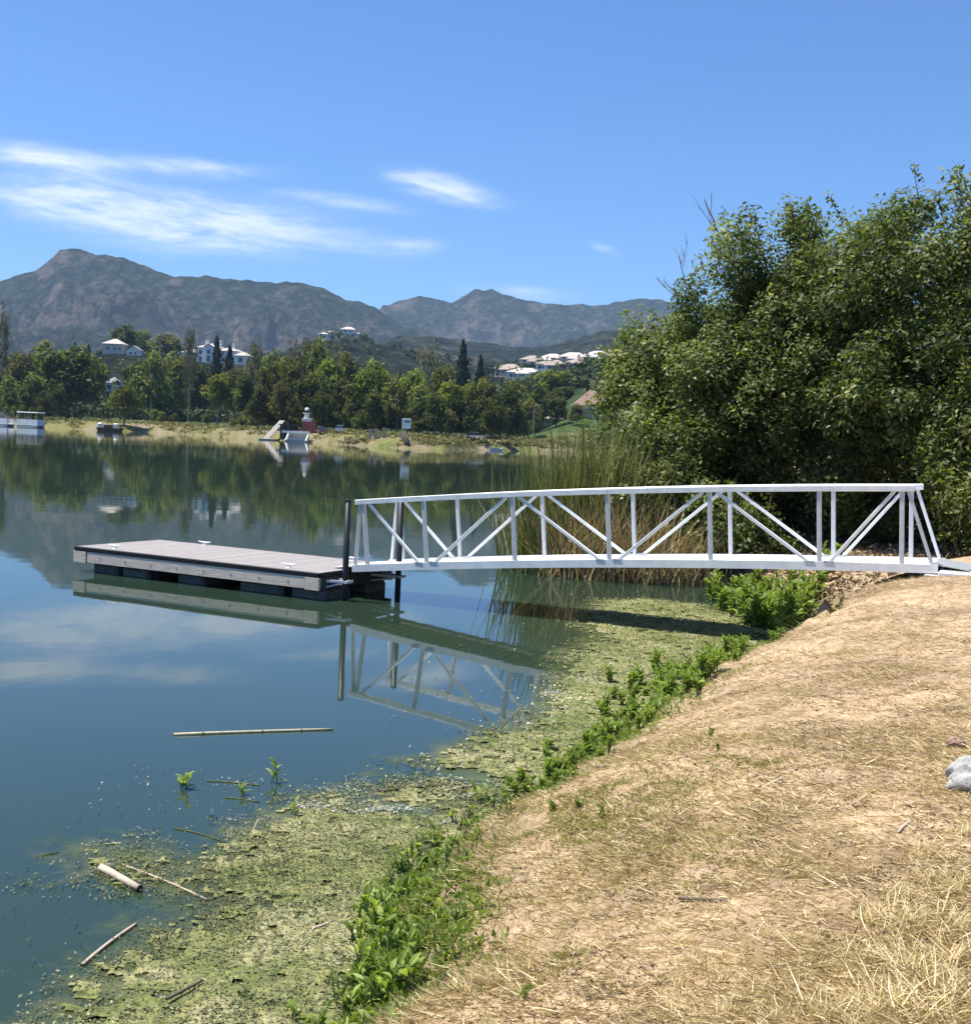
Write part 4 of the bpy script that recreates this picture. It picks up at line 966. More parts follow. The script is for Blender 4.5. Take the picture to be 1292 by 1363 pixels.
# pale scum and bits caught at the mat's edge
rng = np.random.default_rng(61); P = []
for (a, b, w_, h_, n) in [(520, 1080, 45, 5, 260), (475, 1084, 30, 4, 80), (600, 1098, 22, 4, 60), (620, 1062, 25, 3, 60), (770, 905, 25, 8, 90), (320, 1045, 35, 8, 45), (735, 925, 20, 6, 120), (420, 1075, 40, 6, 160)]:
    for _ in range(n): P.append(atz(a + rng.normal(0, w_ * .5), b + rng.normal(0, h_ * .5)))
P = np.array([tuple(p) for p in P]); n = len(P); P[:, 2] = .014 + .012 * rng.random(n); nn = nrm(rng.normal(0, .25, (n, 3)) + [0, 0, 1]); D = rng.normal(size=(n, 3)); D -= nn * (D * nn).sum(1, keepdims=True); s_ = .4 + rng.random(n)
v, q = leaves(P, D, nn, .020 * s_, .011 * s_)
tagp(link('water_scum', np_mesh('water_scum', v, q, leafmat('pale_scum', (.25, .26, .22), (.42, .43, .39), (.62, .63, .60), .1), rng.random(n))), 'pale scum and bits caught at the edge of the algae', 'scum', kind='stuff')

# ================================================================== FAR SHORE
def fz(x, y): return float(far_z(np.array([x]), np.array([y]))[0])
def unit_crown(kind, seed):
    rng = np.random.default_rng(seed)
    if kind == 'conifer':
        n = 1500; z = .12 + .88 * rng.random(n) ** .9; r = (.5 * (1 - z) ** .85 + .03) * (.35 + .65 * rng.random(n) ** .5) * (.75 + .25 * np.sin(z * 40)); a = rng.random(n) * 6.283
        P = np.stack([r * np.cos(a), r * np.sin(a), z], 1); e = np.stack([np.cos(a), np.sin(a), np.full(n, .2)], 1); R = np.clip(rng.normal(.45, .2, n), 0, 1); sz = .055
    else:
        ncl, n, lo = {'bare': (34, 1100, .30), 'lime': (30, 1900, .22), 'oak': (30, 2100, .12), 'olive': (32, 1900, .14), 'round': (30, 1900, .22)}[kind]
        d = nrm(rng.normal(size=(ncl, 3))); C = d * (.30 + .70 * rng.random(ncl) ** .5)[:, None] * np.array([.36, .36, (1 - lo) * .42]); C[:, 2] += lo + (1 - lo) * .52
        C[:, :2] *= (1.25 - .6 * C[:, 2:3]) if kind != 'round' else 1
        cr = rng.uniform(.09, .19, ncl) * (.8 if kind == 'bare' else 1); ci = rng.choice(ncl, n, p=cr ** 2 / (cr ** 2).sum()); e = nrm(rng.normal(size=(n, 3)))
        P = C[ci] + e * (cr[ci] * rng.random(n) ** .4)[:, None] * np.array([1, 1, .85]); R = np.clip(.45 + rng.normal(0, .16, ncl)[ci] + rng.normal(0, .17, n), 0, 1); sz = .040 if kind == 'bare' else .058
        P[:, 2] = np.clip(P[:, 2], .05, 1.03)
    nn = nrm(e * .7 + rng.normal(0, .5, (n, 3)) + [0, 0, .35]); D = rng.normal(size=(n, 3)); D -= nn * (D * nn).sum(1, keepdims=True); s = .6 + .8 * rng.random(n)
    v, q = leaves(P, D, nn, sz * s * 1.3, sz * s * .8)
    me = np_mesh('crown', v, q, M['farleaf'][{'round': 'lime'}.get(kind, kind)], R)
    mb = MB(); b = rng.normal(0, .05, 2); top = .92 if kind in ('conifer', 'bare') else .62
    mb.tube([(0, 0, -.04), (b[0] * .4, b[1] * .4, .25), (b[0], b[1], top)], [.026, .020, .006], 7)
    for k in range(7 if kind != 'conifer' else 0):
        z = rng.uniform(.2, .6); a = rng.uniform(0, 6.28); l = rng.uniform(.15, .32); p = Vector((b[0] * z, b[1] * z, z))
        mb.tube([p, p + Vector((math.cos(a) * l * .6, math.sin(a) * l * .6, l * .5)), p + Vector((math.cos(a) * l, math.sin(a) * l, l))], [.011, .008, .003], 5, False)
    tm = bpy.data.meshes.new('trunk'); tm.from_pydata([tuple(p) for p in mb.v], [], mb.f); tm.materials.append(M['barkpale' if kind in ('bare', 'olive', 'lime') else 'bark'])
    return me, tm
UC = {k: [unit_crown(k, 700 + 10 * i + j) for j in range(3)] for i, k in enumerate(('oak', 'olive', 'lime', 'bare', 'conifer', 'round'))}
frng = np.random.default_rng(4)
GL = {'oak': ('dark green broad tree in the wood along the far shore', 'dark far-shore trees'), 'olive': ('olive green bushy tree in the wood along the far shore', 'olive far-shore trees'),
      'lime': ('bright yellow-green tree in the wood along the far shore', 'bright far-shore trees'), 'bare': ('thin brownish half-bare tree rising from the far-shore wood', 'half-bare far-shore trees'),
      'conifer': ('dark pointed conifer rising above the far-shore wood', 'far conifers')}
def ftree(px, top, Y, wpx, kind, label=None, name=None):
    p = aty(px, top, Y); zb = fz(p.x, Y); h = max(p.z - zb, 2.0); w_ = wpx * Y / F * 1.12
    me, tm = UC[kind][frng.integers(3)]
    gl = GL.get(kind)
    nm = name or {'oak': 'oak_tree', 'olive': 'olive_tree', 'lime': 'broadleaf_tree', 'bare': 'half_bare_tree', 'conifer': 'conifer', 'round': 'round_tree'}[kind]
    o = empty(nm, (p.x, Y, zb), frng.uniform(0, 6.28), label or gl[0], 'tree' if 'shrub' not in nm else 'shrub', None if label else gl[1]); o.scale = (w_, w_, h)
    link('crown', me, o); link('trunk', tm, o); return o
for a in [(-45, 460, 380, 70, 'olive'), (-20, 480, 360, 60, 'oak'), (30, 468, 400, 62, 'olive'), (62, 454, 430, 64, 'olive'), (45, 498, 352, 42, 'olive'), (12, 500, 350, 40, 'olive'), (128, 468, 440, 44, 'lime'),
          (190, 440, 660, 40, 'olive'), (222, 443, 655, 52, 'olive'), (100, 456, 640, 12, 'conifer'), (118, 459, 650, 12, 'conifer'),
          (235, 472, 400, 55, 'olive'), (182, 482, 440, 46, 'oak'), (289, 452, 470, 32, 'conifer'), (306, 464, 470, 34, 'conifer'), (315, 488, 385, 46, 'olive'), (268, 488, 420, 48, 'oak'), (215, 500, 380, 40, 'oak'),
          (340, 443, 345, 36, 'bare'), (365, 466, 335, 52, 'olive'), (395, 450, 335, 50, 'bare'), (386, 478, 305, 52, 'olive'), (425, 453, 335, 52, 'olive'), (440, 478, 305, 48, 'lime'), (352, 490, 305, 42, 'olive'), (330, 498, 322, 42, 'oak'),
          (412, 500, 288, 48, 'oak'), (462, 470, 340, 48, 'olive'), (410, 440, 345, 34, 'bare'), (450, 455, 350, 40, 'bare'), (376, 505, 285, 40, 'olive'), (455, 505, 285, 44, 'oak'), (345, 515, 290, 34, 'oak'), (428, 520, 278, 36, 'oak'),
          (503, 474, 272, 58, 'lime'), (476, 498, 274, 46, 'oak'), (550, 487, 284, 52, 'lime'), (530, 500, 266, 48, 'olive'), (575, 448, 430, 44, 'bare'), (590, 488, 300, 56, 'olive'), (617, 458, 385, 42, 'conifer'), (640, 477, 385, 32, 'conifer'),
          (562, 512, 264, 46, 'olive'), (600, 508, 270, 52, 'lime'), (640, 498, 294, 52, 'lime'), (655, 512, 290, 46, 'oak'), (678, 516, 304, 44, 'oak'), (693, 498, 370, 48, 'olive'), (716, 512, 340, 44, 'oak'), (738, 490, 430, 60, 'lime'), (762, 503, 460, 52, 'olive'),
          (705, 532, 318, 38, 'olive'), (742, 528, 338, 40, 'oak'), (768, 538, 332, 26, 'olive'), (815, 522, 352, 46, 'oak'), (690, 542, 306, 34, 'oak'), (728, 518, 385, 40, 'olive'), (752, 515, 400, 40, 'oak'), (785, 508, 410, 44, 'olive'), (800, 505, 430, 60, 'olive'), (840, 500, 430, 70, 'oak'), (880, 498, 420, 70, 'olive'), (930, 500, 420, 80, 'oak'), (1000, 500, 420, 90, 'olive'), (1080, 500, 420, 90, 'oak'), (495, 520, 262, 40, 'oak'), (515, 512, 270, 40, 'olive'), (580, 525, 258, 40, 'oak'), (625, 528, 268, 40, 'oak'), (660, 535, 276, 40, 'oak')]:
    ftree(*a)
ftree(5, 400, 372, 26, 'bare', 'tall thin half-bare tree behind the white boats')
ftree(92, 462, 362, 104, 'oak', 'broad dark oak standing on the far lawn above the sandy bank')
ftree(165, 432, 645, 44, 'oak', 'dark round-headed tree on the hilltop by the beige house')
ftree(166, 514, 328, 46, 'round', 'small round willow alone on the sandy bank by the brown boat')
ftree(203, 468, 368, 58, 'olive', 'olive tree with leaning trunk on the bank right of the round willow')
ftree(255, 424, 350, 26, 'bare', 'tall thin bare tree with pale trunk in front of the white mansion')
ftree(291, 498, 338, 50, 'lime', 'yellow-green tree standing at the edge of the sandy far bank')
for i, (px, top, Y, w_) in enumerate([(75, 505, 348, 32), (35, 512, 345, 28), (58, 520, 345, 22), (12, 520, 342, 24), (8, 541, 336, 12), (18, 540, 336, 12), (30, 540, 336, 13), (42, 541, 336, 12), (53, 541, 336, 12), (215, 548, 345, 16), (232, 550, 345, 16), (205, 545, 352, 18), (275, 550, 330, 14), (310, 556, 312, 14), (322, 555, 312, 14), (335, 552, 306, 16), (348, 548, 300, 16)]):
    ftree(px, top, Y, w_, 'olive' if i > 3 else 'oak', 'low rounded shrub along the top of the far bank', 'far_shrub')['group'] = 'shrubs on the far bank'
for i in range(44):
    px = 325 + i * 9 + frng.uniform(-4, 4); Ys = np.interp(px, SH[:, 0], SH[:, 1]) + frng.uniform(24, 48)
    ftree(px, frng.uniform(536, 556), Ys, frng.uniform(22, 40), 'oak' if i % 3 else 'olive', 'low dark shrub under the trees of the far-shore wood', 'far_shrub')['group'] = 'shrubs under the far trees'
# rough grass along the far bank
rng = np.random.default_rng(66); nc = 6500; Tc = -.46 + .62 * rng.random(nc) ** .7; tt = 1 + 34 * rng.random(nc) ** 1.4; Yc = np.interp(Tc, SHT[:, 0], SHT[:, 1]) + tt; Xc = Tc * Yc; Zc = far_z(Xc, Yc); k = (Zc > .15) & (fbm(Xc / 7, Yc / 7, 3, 19) + rng.normal(0, .08, nc) > .45); Xc, Yc, Zc = Xc[k], Yc[k], Zc[k]; nc = len(Xc); R = rng.uniform(.25, .75, nc); nl = 9
e = nrm(rng.normal(size=(nc * nl, 3))); ci = np.repeat(np.arange(nc), nl); P = np.stack([Xc, Yc, Zc + R * .3], 1)[ci] + e * (R[ci])[:, None] * np.array([1, 1, .6]); nn = nrm(e + [0, 0, .5]); D = rng.normal(size=(nc * nl, 3)) + [0, 0, .5]; D -= nn * (D * nn).sum(1, keepdims=True)
v, q = leaves(P, D, nn, R[ci] * .9, R[ci] * .5)
tagp(link('bank_grass', np_mesh('bank_grass', v, q, leafmat('rough_bank_grass', (.075, .08, .03), (.17, .155, .06), (.30, .25, .12), .25, .8, spec=.15), np.clip(.45 + rng.normal(0, .22, nc)[ci] + rng.normal(0, .1, nc * nl), 0, 1))), 'rough tan and green grass along the far bank', 'bank grass', kind='stuff')
# wooded slopes beyond, one mass
rng = np.random.default_rng(55); nc = 5200
Yc = 395 * (1150 / 395) ** rng.random(nc); Tc = rng.uniform(-.6, .62, nc); Xc = Tc * Yc; Zc = far_z(Xc, Yc); keep = fbm(Xc / 60, Yc / 60, 3, 33) > .36
Xc, Yc, Zc = Xc[keep], Yc[keep], Zc[keep]; nc = len(Xc); R = rng.uniform(1.6, 4.2, nc); R = np.where(Yc > 700, R * 1.1, R); nl = 34
e = nrm(rng.normal(size=(nc * nl, 3))); ci = np.repeat(np.arange(nc), nl)
P = np.stack([Xc, Yc, Zc + R * .7], 1)[ci] + e * (R[ci] * rng.random(nc * nl) ** .35)[:, None]
nn = nrm(e + rng.normal(0, .4, (nc * nl, 3)) + [0, 0, .3]); D = rng.normal(size=(nc * nl, 3)); D -= nn * (D * nn).sum(1, keepdims=True)
v, q = leaves(P, D, nn, R[ci] * .55, R[ci] * .42)
tagp(link('hillside_wood', np_mesh('hillside_wood', v, q, M['farleaf']['scrub'], np.clip(.45 + rng.normal(0, .2, nc)[ci] + rng.normal(0, .1, nc * nl), 0, 1))), 'distant wooded hillside behind the lake', 'wood', kind='stuff')

# ---- houses
def hip(mb, x0, y0, x1, y1, z, h, ov=.6):
    x0 -= ov; y0 -= ov; x1 += ov; y1 += ov; d = min(x1 - x0, y1 - y0) / 2
    if x1 - x0 >= y1 - y0: r0, r1 = (x0 + d * .95, (y0 + y1) / 2, z + h), (x1 - d * .95, (y0 + y1) / 2, z + h)
    else: r0, r1 = ((x0 + x1) / 2, y0 + d * .95, z + h), ((x0 + x1) / 2, y1 - d * .95, z + h)
    b = [(x0, y0, z), (x1, y0, z), (x1, y1, z), (x0, y1, z)]; lo = [(p[0], p[1], z - .25) for p in b]
    fs = [(0, 1, 5, 4), (1, 2, 5), (2, 3, 4, 5), (3, 0, 4)] if x1 - x0 >= y1 - y0 else [(0, 1, 4), (1, 2, 5, 4), (2, 3, 5), (3, 0, 4, 5)]
    mb.add(b + [r0, r1] + lo, fs + [(0, 6, 7, 1), (1, 7, 8, 2), (2, 8, 9, 3), (3, 9, 6, 0), (9, 8, 7, 6)])
def gable(mb, x0, y0, x1, y1, z, h, ov=.5):
    """ridge along y, gable end facing -y"""
    x0 -= ov; x1 += ov; y0 -= ov; y1 += ov; xm = (x0 + x1) / 2; t = .28
    mb.add([(x0, y0, z), (xm, y0, z + h), (x1, y0, z), (x0, y1, z), (xm, y1, z + h), (x1, y1, z), (x0, y0, z - t), (xm, y0, z + h - t), (x1, y0, z - t), (x0, y1, z - t), (xm, y1, z + h - t), (x1, y1, z - t)],
           [(0, 1, 4, 3), (1, 2, 5, 4), (6, 9, 10, 7), (7, 10, 11, 8), (0, 6, 7, 1), (1, 7, 8, 2), (3, 4, 10, 9), (4, 5, 11, 10), (0, 3, 9, 6), (2, 8, 11, 5)])
def house(name, label, px, Y, vols, wall, roof, wins=(), rz=0, dz=0, cat='house', group=None, chim=()):
    """vols: x0,x1,depth0,depth1,height,roof height,kind in metres about the middle of the front"""
    X = aty(px, hor(px), Y).x; o = empty(name, (X, Y, fz(X, Y) + dz), rz, label, cat, group)
    for (x0, x1, y0, y1, h, rh, k) in vols:
        MB().box(x0, y0, -6, x1, y1, h).build('wall', wall, o)
        mb = MB(); (hip if k == 'hip' else gable)(mb, x0, y0, x1, y1, h + .01, rh); r = mb.build('roof', roof, o)
        if k == 'gable': MB().add([(x0, y0, h), (x1, y0, h), ((x0 + x1) / 2, y0, h + rh * .95), (x0, y0 + .3, h), (x1, y0 + .3, h), ((x0 + x1) / 2, y0 + .3, h + rh * .95)], [(0, 1, 2), (5, 4, 3), (0, 2, 5, 3), (1, 4, 5, 2), (0, 3, 4, 1)]).build('gable_wall', wall, o)
    for (x, y, z, w_, h) in wins:
        f = MB().box(x - w_ / 2 - .15, y - .06, z - .15, x + w_ / 2 + .15, y + .04, z + h + .15).build('window', M['wallwhite'], o)
        MB().box(x - w_ / 2, y - .09, z, x + w_ / 2, y - .05, z + h).build('pane', M['glass'], f)
    for (x, y, z, h) in chim: MB().box(x - .7, y - .6, z, x + .7, y + .6, z + h).build('chimney', wall, o)
    return o
house('mansion', 'large white mansion with many roofs and chimneys on the wooded hill', 281, 618, [(-17, -8, 0, 9, 5.6, 2.2, 'hip'), (-8, 3, -2, 10, 8.2, 2.4, 'hip'), (3, 12, 0, 10, 7.0, 2.2, 'hip'), (12, 18, -1, 8, 4.8, 2.0, 'hip'), (-3, 1.5, -4, -1.9, 8.6, 1.4, 'gable')],
      M['wallwhite'], M['roofpale'], [(-14.5, 0, 1.5, 1.6, 2.2), (-11, 0, 1.5, 1.6, 2.2), (-6, -2, 1.2, 1.6, 2.4), (-6, -2, 4.8, 1.6, 2), (1.8, -2, 1.2, .9, 2.4), (-.8, -4, 1.0, 2.0, 3.0), (-.8, -4, 5, 1.6, 2), (5, 0, 1.4, 1.6, 2.2), (8.5, 0, 1.4, 1.6, 2.2), (5, 0, 4.6, 1.4, 1.6), (8.5, 0, 4.6, 1.4, 1.6), (15, -1, 1.5, 2.2, 2.2)], dz=-.8, rz=-.2,
      chim=((-5, 3, 8, 4.2), (2, 3, 8, 4.4), (9, 4, 7, 4)))
house('hill_house', 'beige hip-roofed house on the hill below the dark round-headed tree', 150, 625, [(-6, 4, 0, 9, 4.4, 2.8, 'hip')], M['wallbeige'], M['roofpale'], [(-3.5, 0, 1.2, 1.5, 1.6), (0, 0, 1.2, 1.5, 1.6), (2.6, 0, 1.2, 1.2, 1.6)], dz=.5)
house('hill_house', 'small white gabled house beside the beige hilltop house', 174, 622, [(-3, 3, 0, 7, 3.4, 2.2, 'gable')], M['wallwhite'], M['roofgrey'], [(-1, 0, 1.0, 1.2, 1.4), (1.4, 0, 1.0, 1, 1.4)], dz=-.6)
house('lake_house', 'white gabled house with grey roof among the far-shore trees', 160, 520, [(-7, 0, 1.5, 9, 3.6, 2.6, 'hip'), (-1, 6.5, 0, 9, 3.4, 3.6, 'gable')], M['wallwhite'], M['roofgrey'], [(2.7, 0, 3.6, 1.4, 1.2), (.8, 0, .8, 1.4, 1.6), (4.6, 0, .8, 1.4, 1.6), (-5, 1.5, 1.0, 1.6, 1.6)], rz=.15, dz=.4)
house('ridge_house', 'long white villa on the distant ridge crest', 432, 985, [(-8, 0, 0, 9, 4.2, 1.6, 'hip'), (0, 6, 0, 9, 6, 1.8, 'hip')], M['wallwhite'], M['roofpale'], [(-6, 0, 1, 2, 2), (-3, 0, 1, 2, 2), (3, 0, 1, 2, 2), (3, 0, 3.8, 2, 1.4)], dz=.5)
house('ridge_house', 'taller white villa beside the long one on the distant ridge', 458, 985, [(-6, 6, 0, 9, 6.5, 2.4, 'hip'), (6, 10, 0, 8, 3.5, 1.2, 'hip')], M['wallwhite'], M['roofpale'], [(-3.6, 0, 1, 2, 2), (0, 0, 1, 2, 2), (3.6, 0, 1, 2, 2), (-2, 0, 4.2, 2, 1.4), (2, 0, 4.2, 2, 1.4)], dz=.5)
for i, (px, Y, w_, h, rh, lb) in enumerate([
        (668, 600, 13, 3.2, 2.4, 'tan-roofed hillside house next to the dark conifers'), (690, 575, 15, 3.4, 2.2, 'low wide tan-roofed house lowest on the hillside'),
        (702, 628, 12, 4.6, 2.4, 'two-storey tan-roofed house high on the hillside'), (724, 632, 13, 4.8, 2.6, 'pale two-storey house beside the high tan-roofed one'),
        (726, 596, 14, 3.4, 2.2, 'single-storey house below the pale two-storey one'), (756, 628, 14, 4.6, 2.6, 'wide two-storey house in the middle of the upper hillside row'),
        (762, 598, 12, 3.2, 2.2, 'small tan-roofed house below the wide two-storey one'), (786, 640, 13, 4.6, 2.6, 'two-storey house nearest the low rounded willow'), (806, 634, 13, 4.4, 2.4, 'beige hillside house half hidden by the low rounded willow')]):
    house('hillside_house', lb, px, Y, [(-w_ / 2, w_ / 2, 0, 9, h, rh, 'hip'), (-w_ * .12, w_ * .3, -2.5, .2, h * .75, rh * .7, 'hip')], M['wallbeige' if i % 3 == 0 else 'wallwhite'], M['rooftan' if i % 2 == 0 else 'roofpale'],
          [(-w_ * .36, 0, 1.0, 1.8, 1.6), (-w_ * .22, 0, 1.0, 1.4, 1.6), (w_ * .09, -2.5, .8, 2.4, 1.6), (w_ * .42, 0, 1.0, 1.2, 1.6)] + ([(-w_ * .3, 0, 3.2, 1.4, 1.1)] if h > 4 else []), dz=.6, rz=-.45 + (i % 3 - 1) * .2)
cl = house('clubhouse', 'hip-roofed pavilion with red-brown tiles and white columns beyond the reeds', 784, 345, [(-4.4, 5.4, 1.2, 10, 3.4, 4.4, 'hip')], M['wallbeige'], M['roofred'], [(-2.6, 1.2, .9, 1.6, 1.6), (.5, 1.2, .9, 1.6, 1.6), (3.4, 1.2, .9, 1.6, 1.6)], dz=.4)
for x in (-4.6, -2.0, .6, 3.2, 5.6): MB().box(x - .18, -.1, -2, x + .18, .26, 3.18).build('column', M['wallwhite'], cl)
MB().box(-5.2, -.4, 3.18, 6.2, 1.19, 3.40).build('veranda_beam', M['wallwhite'], cl)
house('low_building', 'long low building with dark brown walls beside the pavilion', 728, 350, [(-7, 6, 0, 6, 2.4, .8, 'hip')], M['brown'], M['rooftan'], [(-4, 0, .6, 1.8, 1.2), (0, 0, .6, 1.8, 1.2), (3.5, 0, .6, 1.8, 1.2)], dz=.2, cat='building')

# ---- things on the far bank
def place(px, Y, label, name, cat, rz=0, z=None, group=None):
    X = aty(px, hor(px), Y).x; return empty(name, (X, Y, fz(X, Y) if z is None else z), rz, label, cat, group)
o = place(413, 274, 'little red boarded lighthouse kiosk with white lantern top', 'lighthouse_kiosk', 'kiosk'); o.scale = (.82, .82, .82)
MB().box(-2.0, -1.4, -1, 1.6, 1.4, 3.1).build('body', M['redwall'], o)
mb = MB()
for i in range(12): mb.box(-1.95 + i * .3, -1.43, .1, -1.95 + i * .3 + .26, -1.402, 3.0)
mb.build('boarding', M['redwall'], o)
MB().box(-2.15, -1.55, 3.1, .35, 1.55, 3.95, bev=.05).build('parapet', M['wallwhite'], o)
MB().add([(.35, -1.5, 3.1), (1.85, -1.5, 2.3), (1.85, 1.5, 2.3), (.35, 1.5, 3.1), (.35, -1.5, 3.3), (1.85, -1.5, 2.5), (1.85, 1.5, 2.5), (.35, 1.5, 3.3)], [(4, 5, 6, 7), (3, 2, 1, 0), (0, 1, 5, 4), (1, 2, 6, 5), (2, 3, 7, 6), (3, 0, 4, 7)]).build('lean_to_roof', M['brown'], o)
mb = MB().tube([(-1.1, 0, 3.95), (-1.1, 0, 5.2)], [.75, .62], 12); mb.build('tower', M['wallwhite'], o)
MB().tube([(-1.1, 0, 5.2), (-1.1, 0, 5.45)], [1.05, 1.05], 12).build('gallery', M['wallwhite'], o)
MB().tube([(-1.1, 0, 5.45), (-1.1, 0, 6.1)], [.42, .42], 10).build('lantern', M['glass'], o)
MB().tube([(-1.1, 0, 6.1), (-1.1, 0, 6.3), (-1.1, 0, 6.7), (-1.1, 0, 6.95)], [.62, .66, .42, .05], 12).build('dome', M['wallwhite'], o, True)
def pontoon(px0, px1, Y, label, dark=False):
    a, b = aty(px0, hor(px0), Y).x, aty(px1, hor(px1), Y).x; w_ = b - a
    o = empty('pontoon_boat', ((a + b) / 2, Y, 0), -.42, label, 'boat')
    for y in (-1.0, 1.0): MB().tube([(-w_ / 2, y, .18), (-w_ / 2 + .5, y, .1), (w_ / 2 - .5, y, .1), (w_ / 2, y, .22)], [.12, .36, .36, .1], 10).build('pontoon', M['galv'], o, True)
    MB().box(-w_ / 2, -1.35, .46, w_ / 2, 1.35, .62).build('deck', M['boatwhite'], o)
    for y in (-1.33, 1.27): MB().box(-w_ / 2 + .15, y, .62, w_ / 2 - .15, y + .06, 2.0).build('side_panel', M['boatwhite'], o)
    MB().box(-w_ / 2 + .3, -.9, .62, -w_ / 2 + 1.4, .9, 1.5).build('seat', M['boatdark'], o)
    for x in (-w_ * .42, -w_ * .14, w_ * .14, w_ * .42):
        for y in (-1.2, 1.2): MB().tube([(x, y, .62), (x, y, 3.7)], .05, 6).build('canopy_post', M['galv'], o)
    if dark: MB().add([(-w_ * .3, -1.0, 2.0), (w_ * .35, -1.0, 2.0), (.1, -.4, 3.6), (-w_ * .3, 1.0, 2.0), (w_ * .35, 1.0, 2.0), (.1, .4, 3.6)], [(0, 1, 2), (5, 4, 3), (0, 2, 5, 3), (1, 4, 5, 2), (0, 3, 4, 1)]).build('folded_cover', M['boatdark'], o)
    else: MB().box(-w_ / 2 + .1, -1.4, 3.7, w_ / 2 - .1, 1.4, 3.95, bev=.08).build('canopy', M['boatwhite'], o)
    return o
pontoon(22, 60, 321, 'white canopied pontoon boat moored below the far lawn'); pontoon(-18, 20, 320, 'white pontoon boat with folded black cover beside the canopied one', True)
o = place(147, 306, 'low brown moored boat with two white seats by the round willow', 'moored_boat', 'boat', 0, 0)
MB().add([(-3.2, -1, .9), (2.4, -1, .8), (3.4, 0, 1.0), (2.4, 1, .8), (-3.2, 1, .9), (-2.9, -.6, -.2), (2.2, -.6, -.2), (2.9, 0, -.2), (2.2, .6, -.2), (-2.9, .6, -.2)], [(0, 1, 6, 5), (1, 2, 7, 6), (2, 3, 8, 7), (3, 4, 9, 8), (4, 0, 5, 9), (5, 6, 7, 8, 9)]).build('hull', M['brown'], o)
MB().box(-2.9, -.75, .4, 2.4, .75, .6).build('floor', M['darktimber'], o)
for x in (-2.5, 1.5): MB().box(x - .45, -.7, .6, x + .45, .7, 2.0, bev=.1).build('seat', M['boatwhite'], o)
MB().box(-1.4, -.8, .6, .7, .8, 1.7, bev=.1).build('console', M['brown'], o)
for (px, Y, w_, c, rz, lb) in [(428, 268, 1.0, 'carbrown', .3, 'brown and white car parked beside the red lighthouse kiosk'), (452, 262, 1.0, 'carwhite', .1, 'white car parked on the far bank under the trees'), (376, 285, 1.0, 'carwhite', 1.4, 'white car half hidden behind the wooden slipway'), (632, 275, 1.0, 'carwhite', 1.3, 'white car parked near the small far jetty')]:
    o = place(px, Y, lb, 'parked_car', 'car', rz)
    MB().add([(-.9, -2.2, .35), (.9, -2.2, .35), (.9, 2.2, .35), (-.9, 2.2, .35), (-.9, -2.2, .95), (.9, -2.2, .95), (.9, 2.2, .95), (-.9, 2.2, .95)], [(3, 2, 1, 0), (4, 5, 6, 7), (0, 1, 5, 4), (1, 2, 6, 5), (2, 3, 7, 6), (3, 0, 4, 7)]).build('body', M[c], o)
    cb = MB().add([(-.85, -1.3, .95), (.85, -1.3, .95), (.85, 1.7, .95), (-.85, 1.7, .95), (-.68, -.6, 1.55), (.68, -.6, 1.55), (.68, 1.2, 1.55), (-.68, 1.2, 1.55)], [(0, 1, 5, 4), (1, 2, 6, 5), (2, 3, 7, 6), (3, 0, 4, 7)]).build('cabin_glass', M['glass'], o)
    MB().box(-.7, -.62, 1.55, .7, 1.22, 1.62).build('roof', M['carwhite'], o)
    for x in (-.86, .86):
        for y in (-1.4, 1.4): MB().tube([(x - .1, y, .33), (x + .1, y, .33)], .33, 12).build('wheel', M['tyre'], o)
for i, px in enumerate((493, 500, 511)):
    o = place(px, 246, 'short pale timber post in the row of three on the far bank', 'bank_post', 'post', 0, None, 'row of pale posts'); MB().box(-.28, -.28, -.4, .28, .28, 1.9, bev=.04).build('shaft', M['timber'], o); MB().box(-.38, -.38, 1.9, .38, .38, 2.05, bev=.03).build('cap', M['timber'], o)
o = place(541, 240, 'white notice board with dark marks on a post on the grassy point', 'notice_board', 'sign')
MB().box(-.1, .02, -.4, .1, .2, 3.0).build('post', M['darktimber'], o); b = MB().box(-.95, -.1, 1.6, .75, .018, 3.6, bev=.03).build('board', M['boatwhite'], o)
MB().box(-.45, -.125, 2.8, .0, -.102, 3.2).build('mark', M['boatdark'], b); MB().box(.1, -.125, 2.8, .5, -.102, 3.2).build('mark', M['boatdark'], b)
pa, pb_ = aty(535, 577, 231), aty(546, 600, 230)
o = empty('leaning_post', pb_, 0, 'thick dark leaning post at the tip of the grassy point', 'post'); MB().tube([(0, 0, -.6), (pa - pb_) * .5 + Vector((.15, 0, 0)), pa - pb_], [.45, .5, .55], 9).build('shaft', M['darktimber'], o, True)
# wooden slipway and culvert
o = place(366, 268, 'steep grey wooden slipway ramp running down to the far water', 'slipway', 'ramp', 0, 0)
d = F / 268
for i in range(3): MB().bar((-2.2 + i * .42, -1.5, .1), (.2 + i * .42, 5.5, 4.4), .38, .16).build('plank', M['timber'], o)
MB().box(-3.0, -3, -.2, .5, -1.0, .35, bev=.05).build('float', M['timber'], o)
for x in (1.6, 2.8): MB().bar((x, 1, -.6), (x, 1, 4.0), .3, .3).build('pile', M['darktimber'], o)
MB().box(.6, 1.3, 3.4, 4.6, 4.8, 3.7).build('platform', M['darktimber'], o)
MB().box(.7, 2.4, .0, 4.5, 4.6, 3.38).build('opening_shade_box', M['boatdark'], o)  # solid black box added to stand for the shade beneath the platform
o = place(394, 258, 'concrete culvert mouth with sloping wing walls on the far bank', 'culvert', 'culvert', 0, 0); o.scale = (.85, 1, .62)
MB().box(-2.6, 4, -.6, 2.6, 4.6, 3.6).build('head_wall', M['concrete'], o)
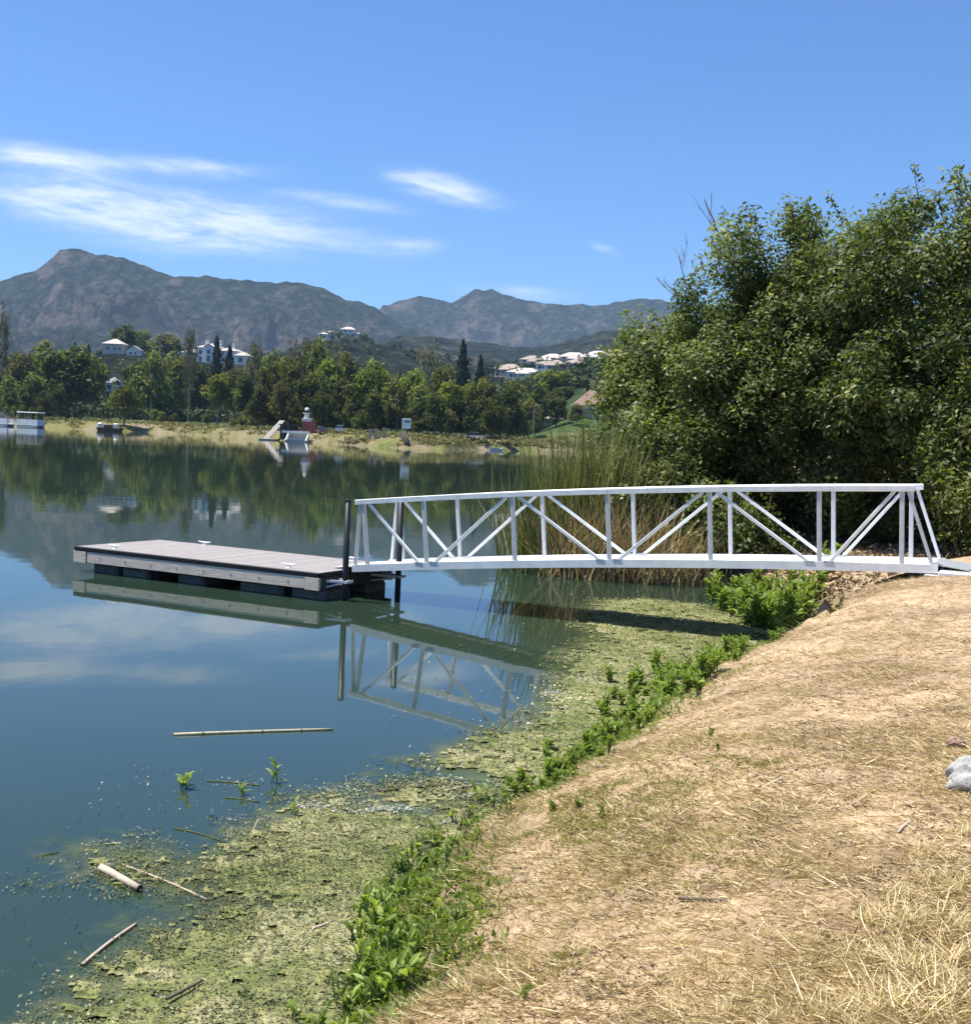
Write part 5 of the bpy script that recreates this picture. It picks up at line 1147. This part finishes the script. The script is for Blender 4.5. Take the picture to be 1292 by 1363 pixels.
for s in (-1, 1): MB().add([(s * 2.3, 0, -.5), (s * 2.7, 0, -.5), (s * 2.3, 4, -.5), (s * 2.7, 4, -.5), (s * 2.3, 0, .5), (s * 2.7, 0, .5), (s * 2.3, 4, 3.4), (s * 2.7, 4, 3.4)], [(0, 1, 5, 4), (1, 3, 7, 5), (3, 2, 6, 7), (2, 0, 4, 6), (4, 5, 7, 6)]).build('wing_wall', M['concrete'], o)
MB().box(-4.2, 3.2, 2.9, 2.8, 3.99, 3.7).build('kerb', M['wallwhite'], o); MB().box(-2.25, .6, -.5, 2.25, 3.95, 1.0).build('apron', M['concrete'], o)
o = place(648, 266, 'small low timber jetty on the far shore', 'jetty', 'jetty', 0, 0)
for i in range(8): MB().box(-3.4 + i * .72, -2.2, .55, -3.4 + i * .72 + .70, 3.5, .72).build('plank', M['timber'], o)
for x in (-3, 0, 2.0): MB().tube([(x, -1.8, -1), (x, -1.8, 1.2)], .14, 8).build('pile', M['darktimber'], o)
o = place(660, 264, 'small white rowing boat tied to the far jetty', 'rowing_boat', 'boat', .5, 0)
MB().add([(-1.6, -.6, .55), (1.2, -.6, .5), (2.0, 0, .7), (1.2, .6, .5), (-1.6, .6, .55), (-1.4, -.35, -.1), (1.1, -.3, -.1), (1.6, 0, -.1), (1.1, .3, -.1), (-1.4, .35, -.1)], [(0, 1, 6, 5), (1, 2, 7, 6), (2, 3, 8, 7), (3, 4, 9, 8), (4, 0, 5, 9), (5, 6, 7, 8, 9)]).build('hull', M['boatwhite'], o)
MB().box(-.9, -.5, .3, -.5, .5, .36).build('thwart', M['timber'], o)
o = place(709, 300, 'slim lamp post on the far shore between jetty and pavilion', 'lamp_post', 'lamp post')
MB().tube([(0, 0, -.5), (0, 0, 8.5)], [.14, .09], 8).build('pole', M['timber'], o); MB().tube([(0, 0, 8.4), (.5, 0, 8.9), (1.3, 0, 8.9)], .06, 6).build('arm', M['timber'], o); MB().box(1.0, -.14, 8.75, 1.8, .14, 8.9).build('lamp_head', M['galv'], o)

# ================================================================== HAZE
m = bpy.data.materials.new('haze'); m.use_nodes = True; m.node_tree.nodes.clear()
pv = N(m, 'ShaderNodeVolumePrincipled'); pv.inputs['Color'].default_value = (0.50, 0.74, 1.0, 1); pv.inputs['Density'].default_value = 0.00007; pv.inputs['Anisotropy'].default_value = 0.0
mo = N(m, 'ShaderNodeOutputMaterial'); L(m, pv.outputs[0], mo.inputs['Volume'])
o = MB().box(-7000, -400, -5, 7000, 7500, 620).build('haze', m); tagp(o, 'thin blue summer haze over the lake and hills', 'haze', kind='stuff')
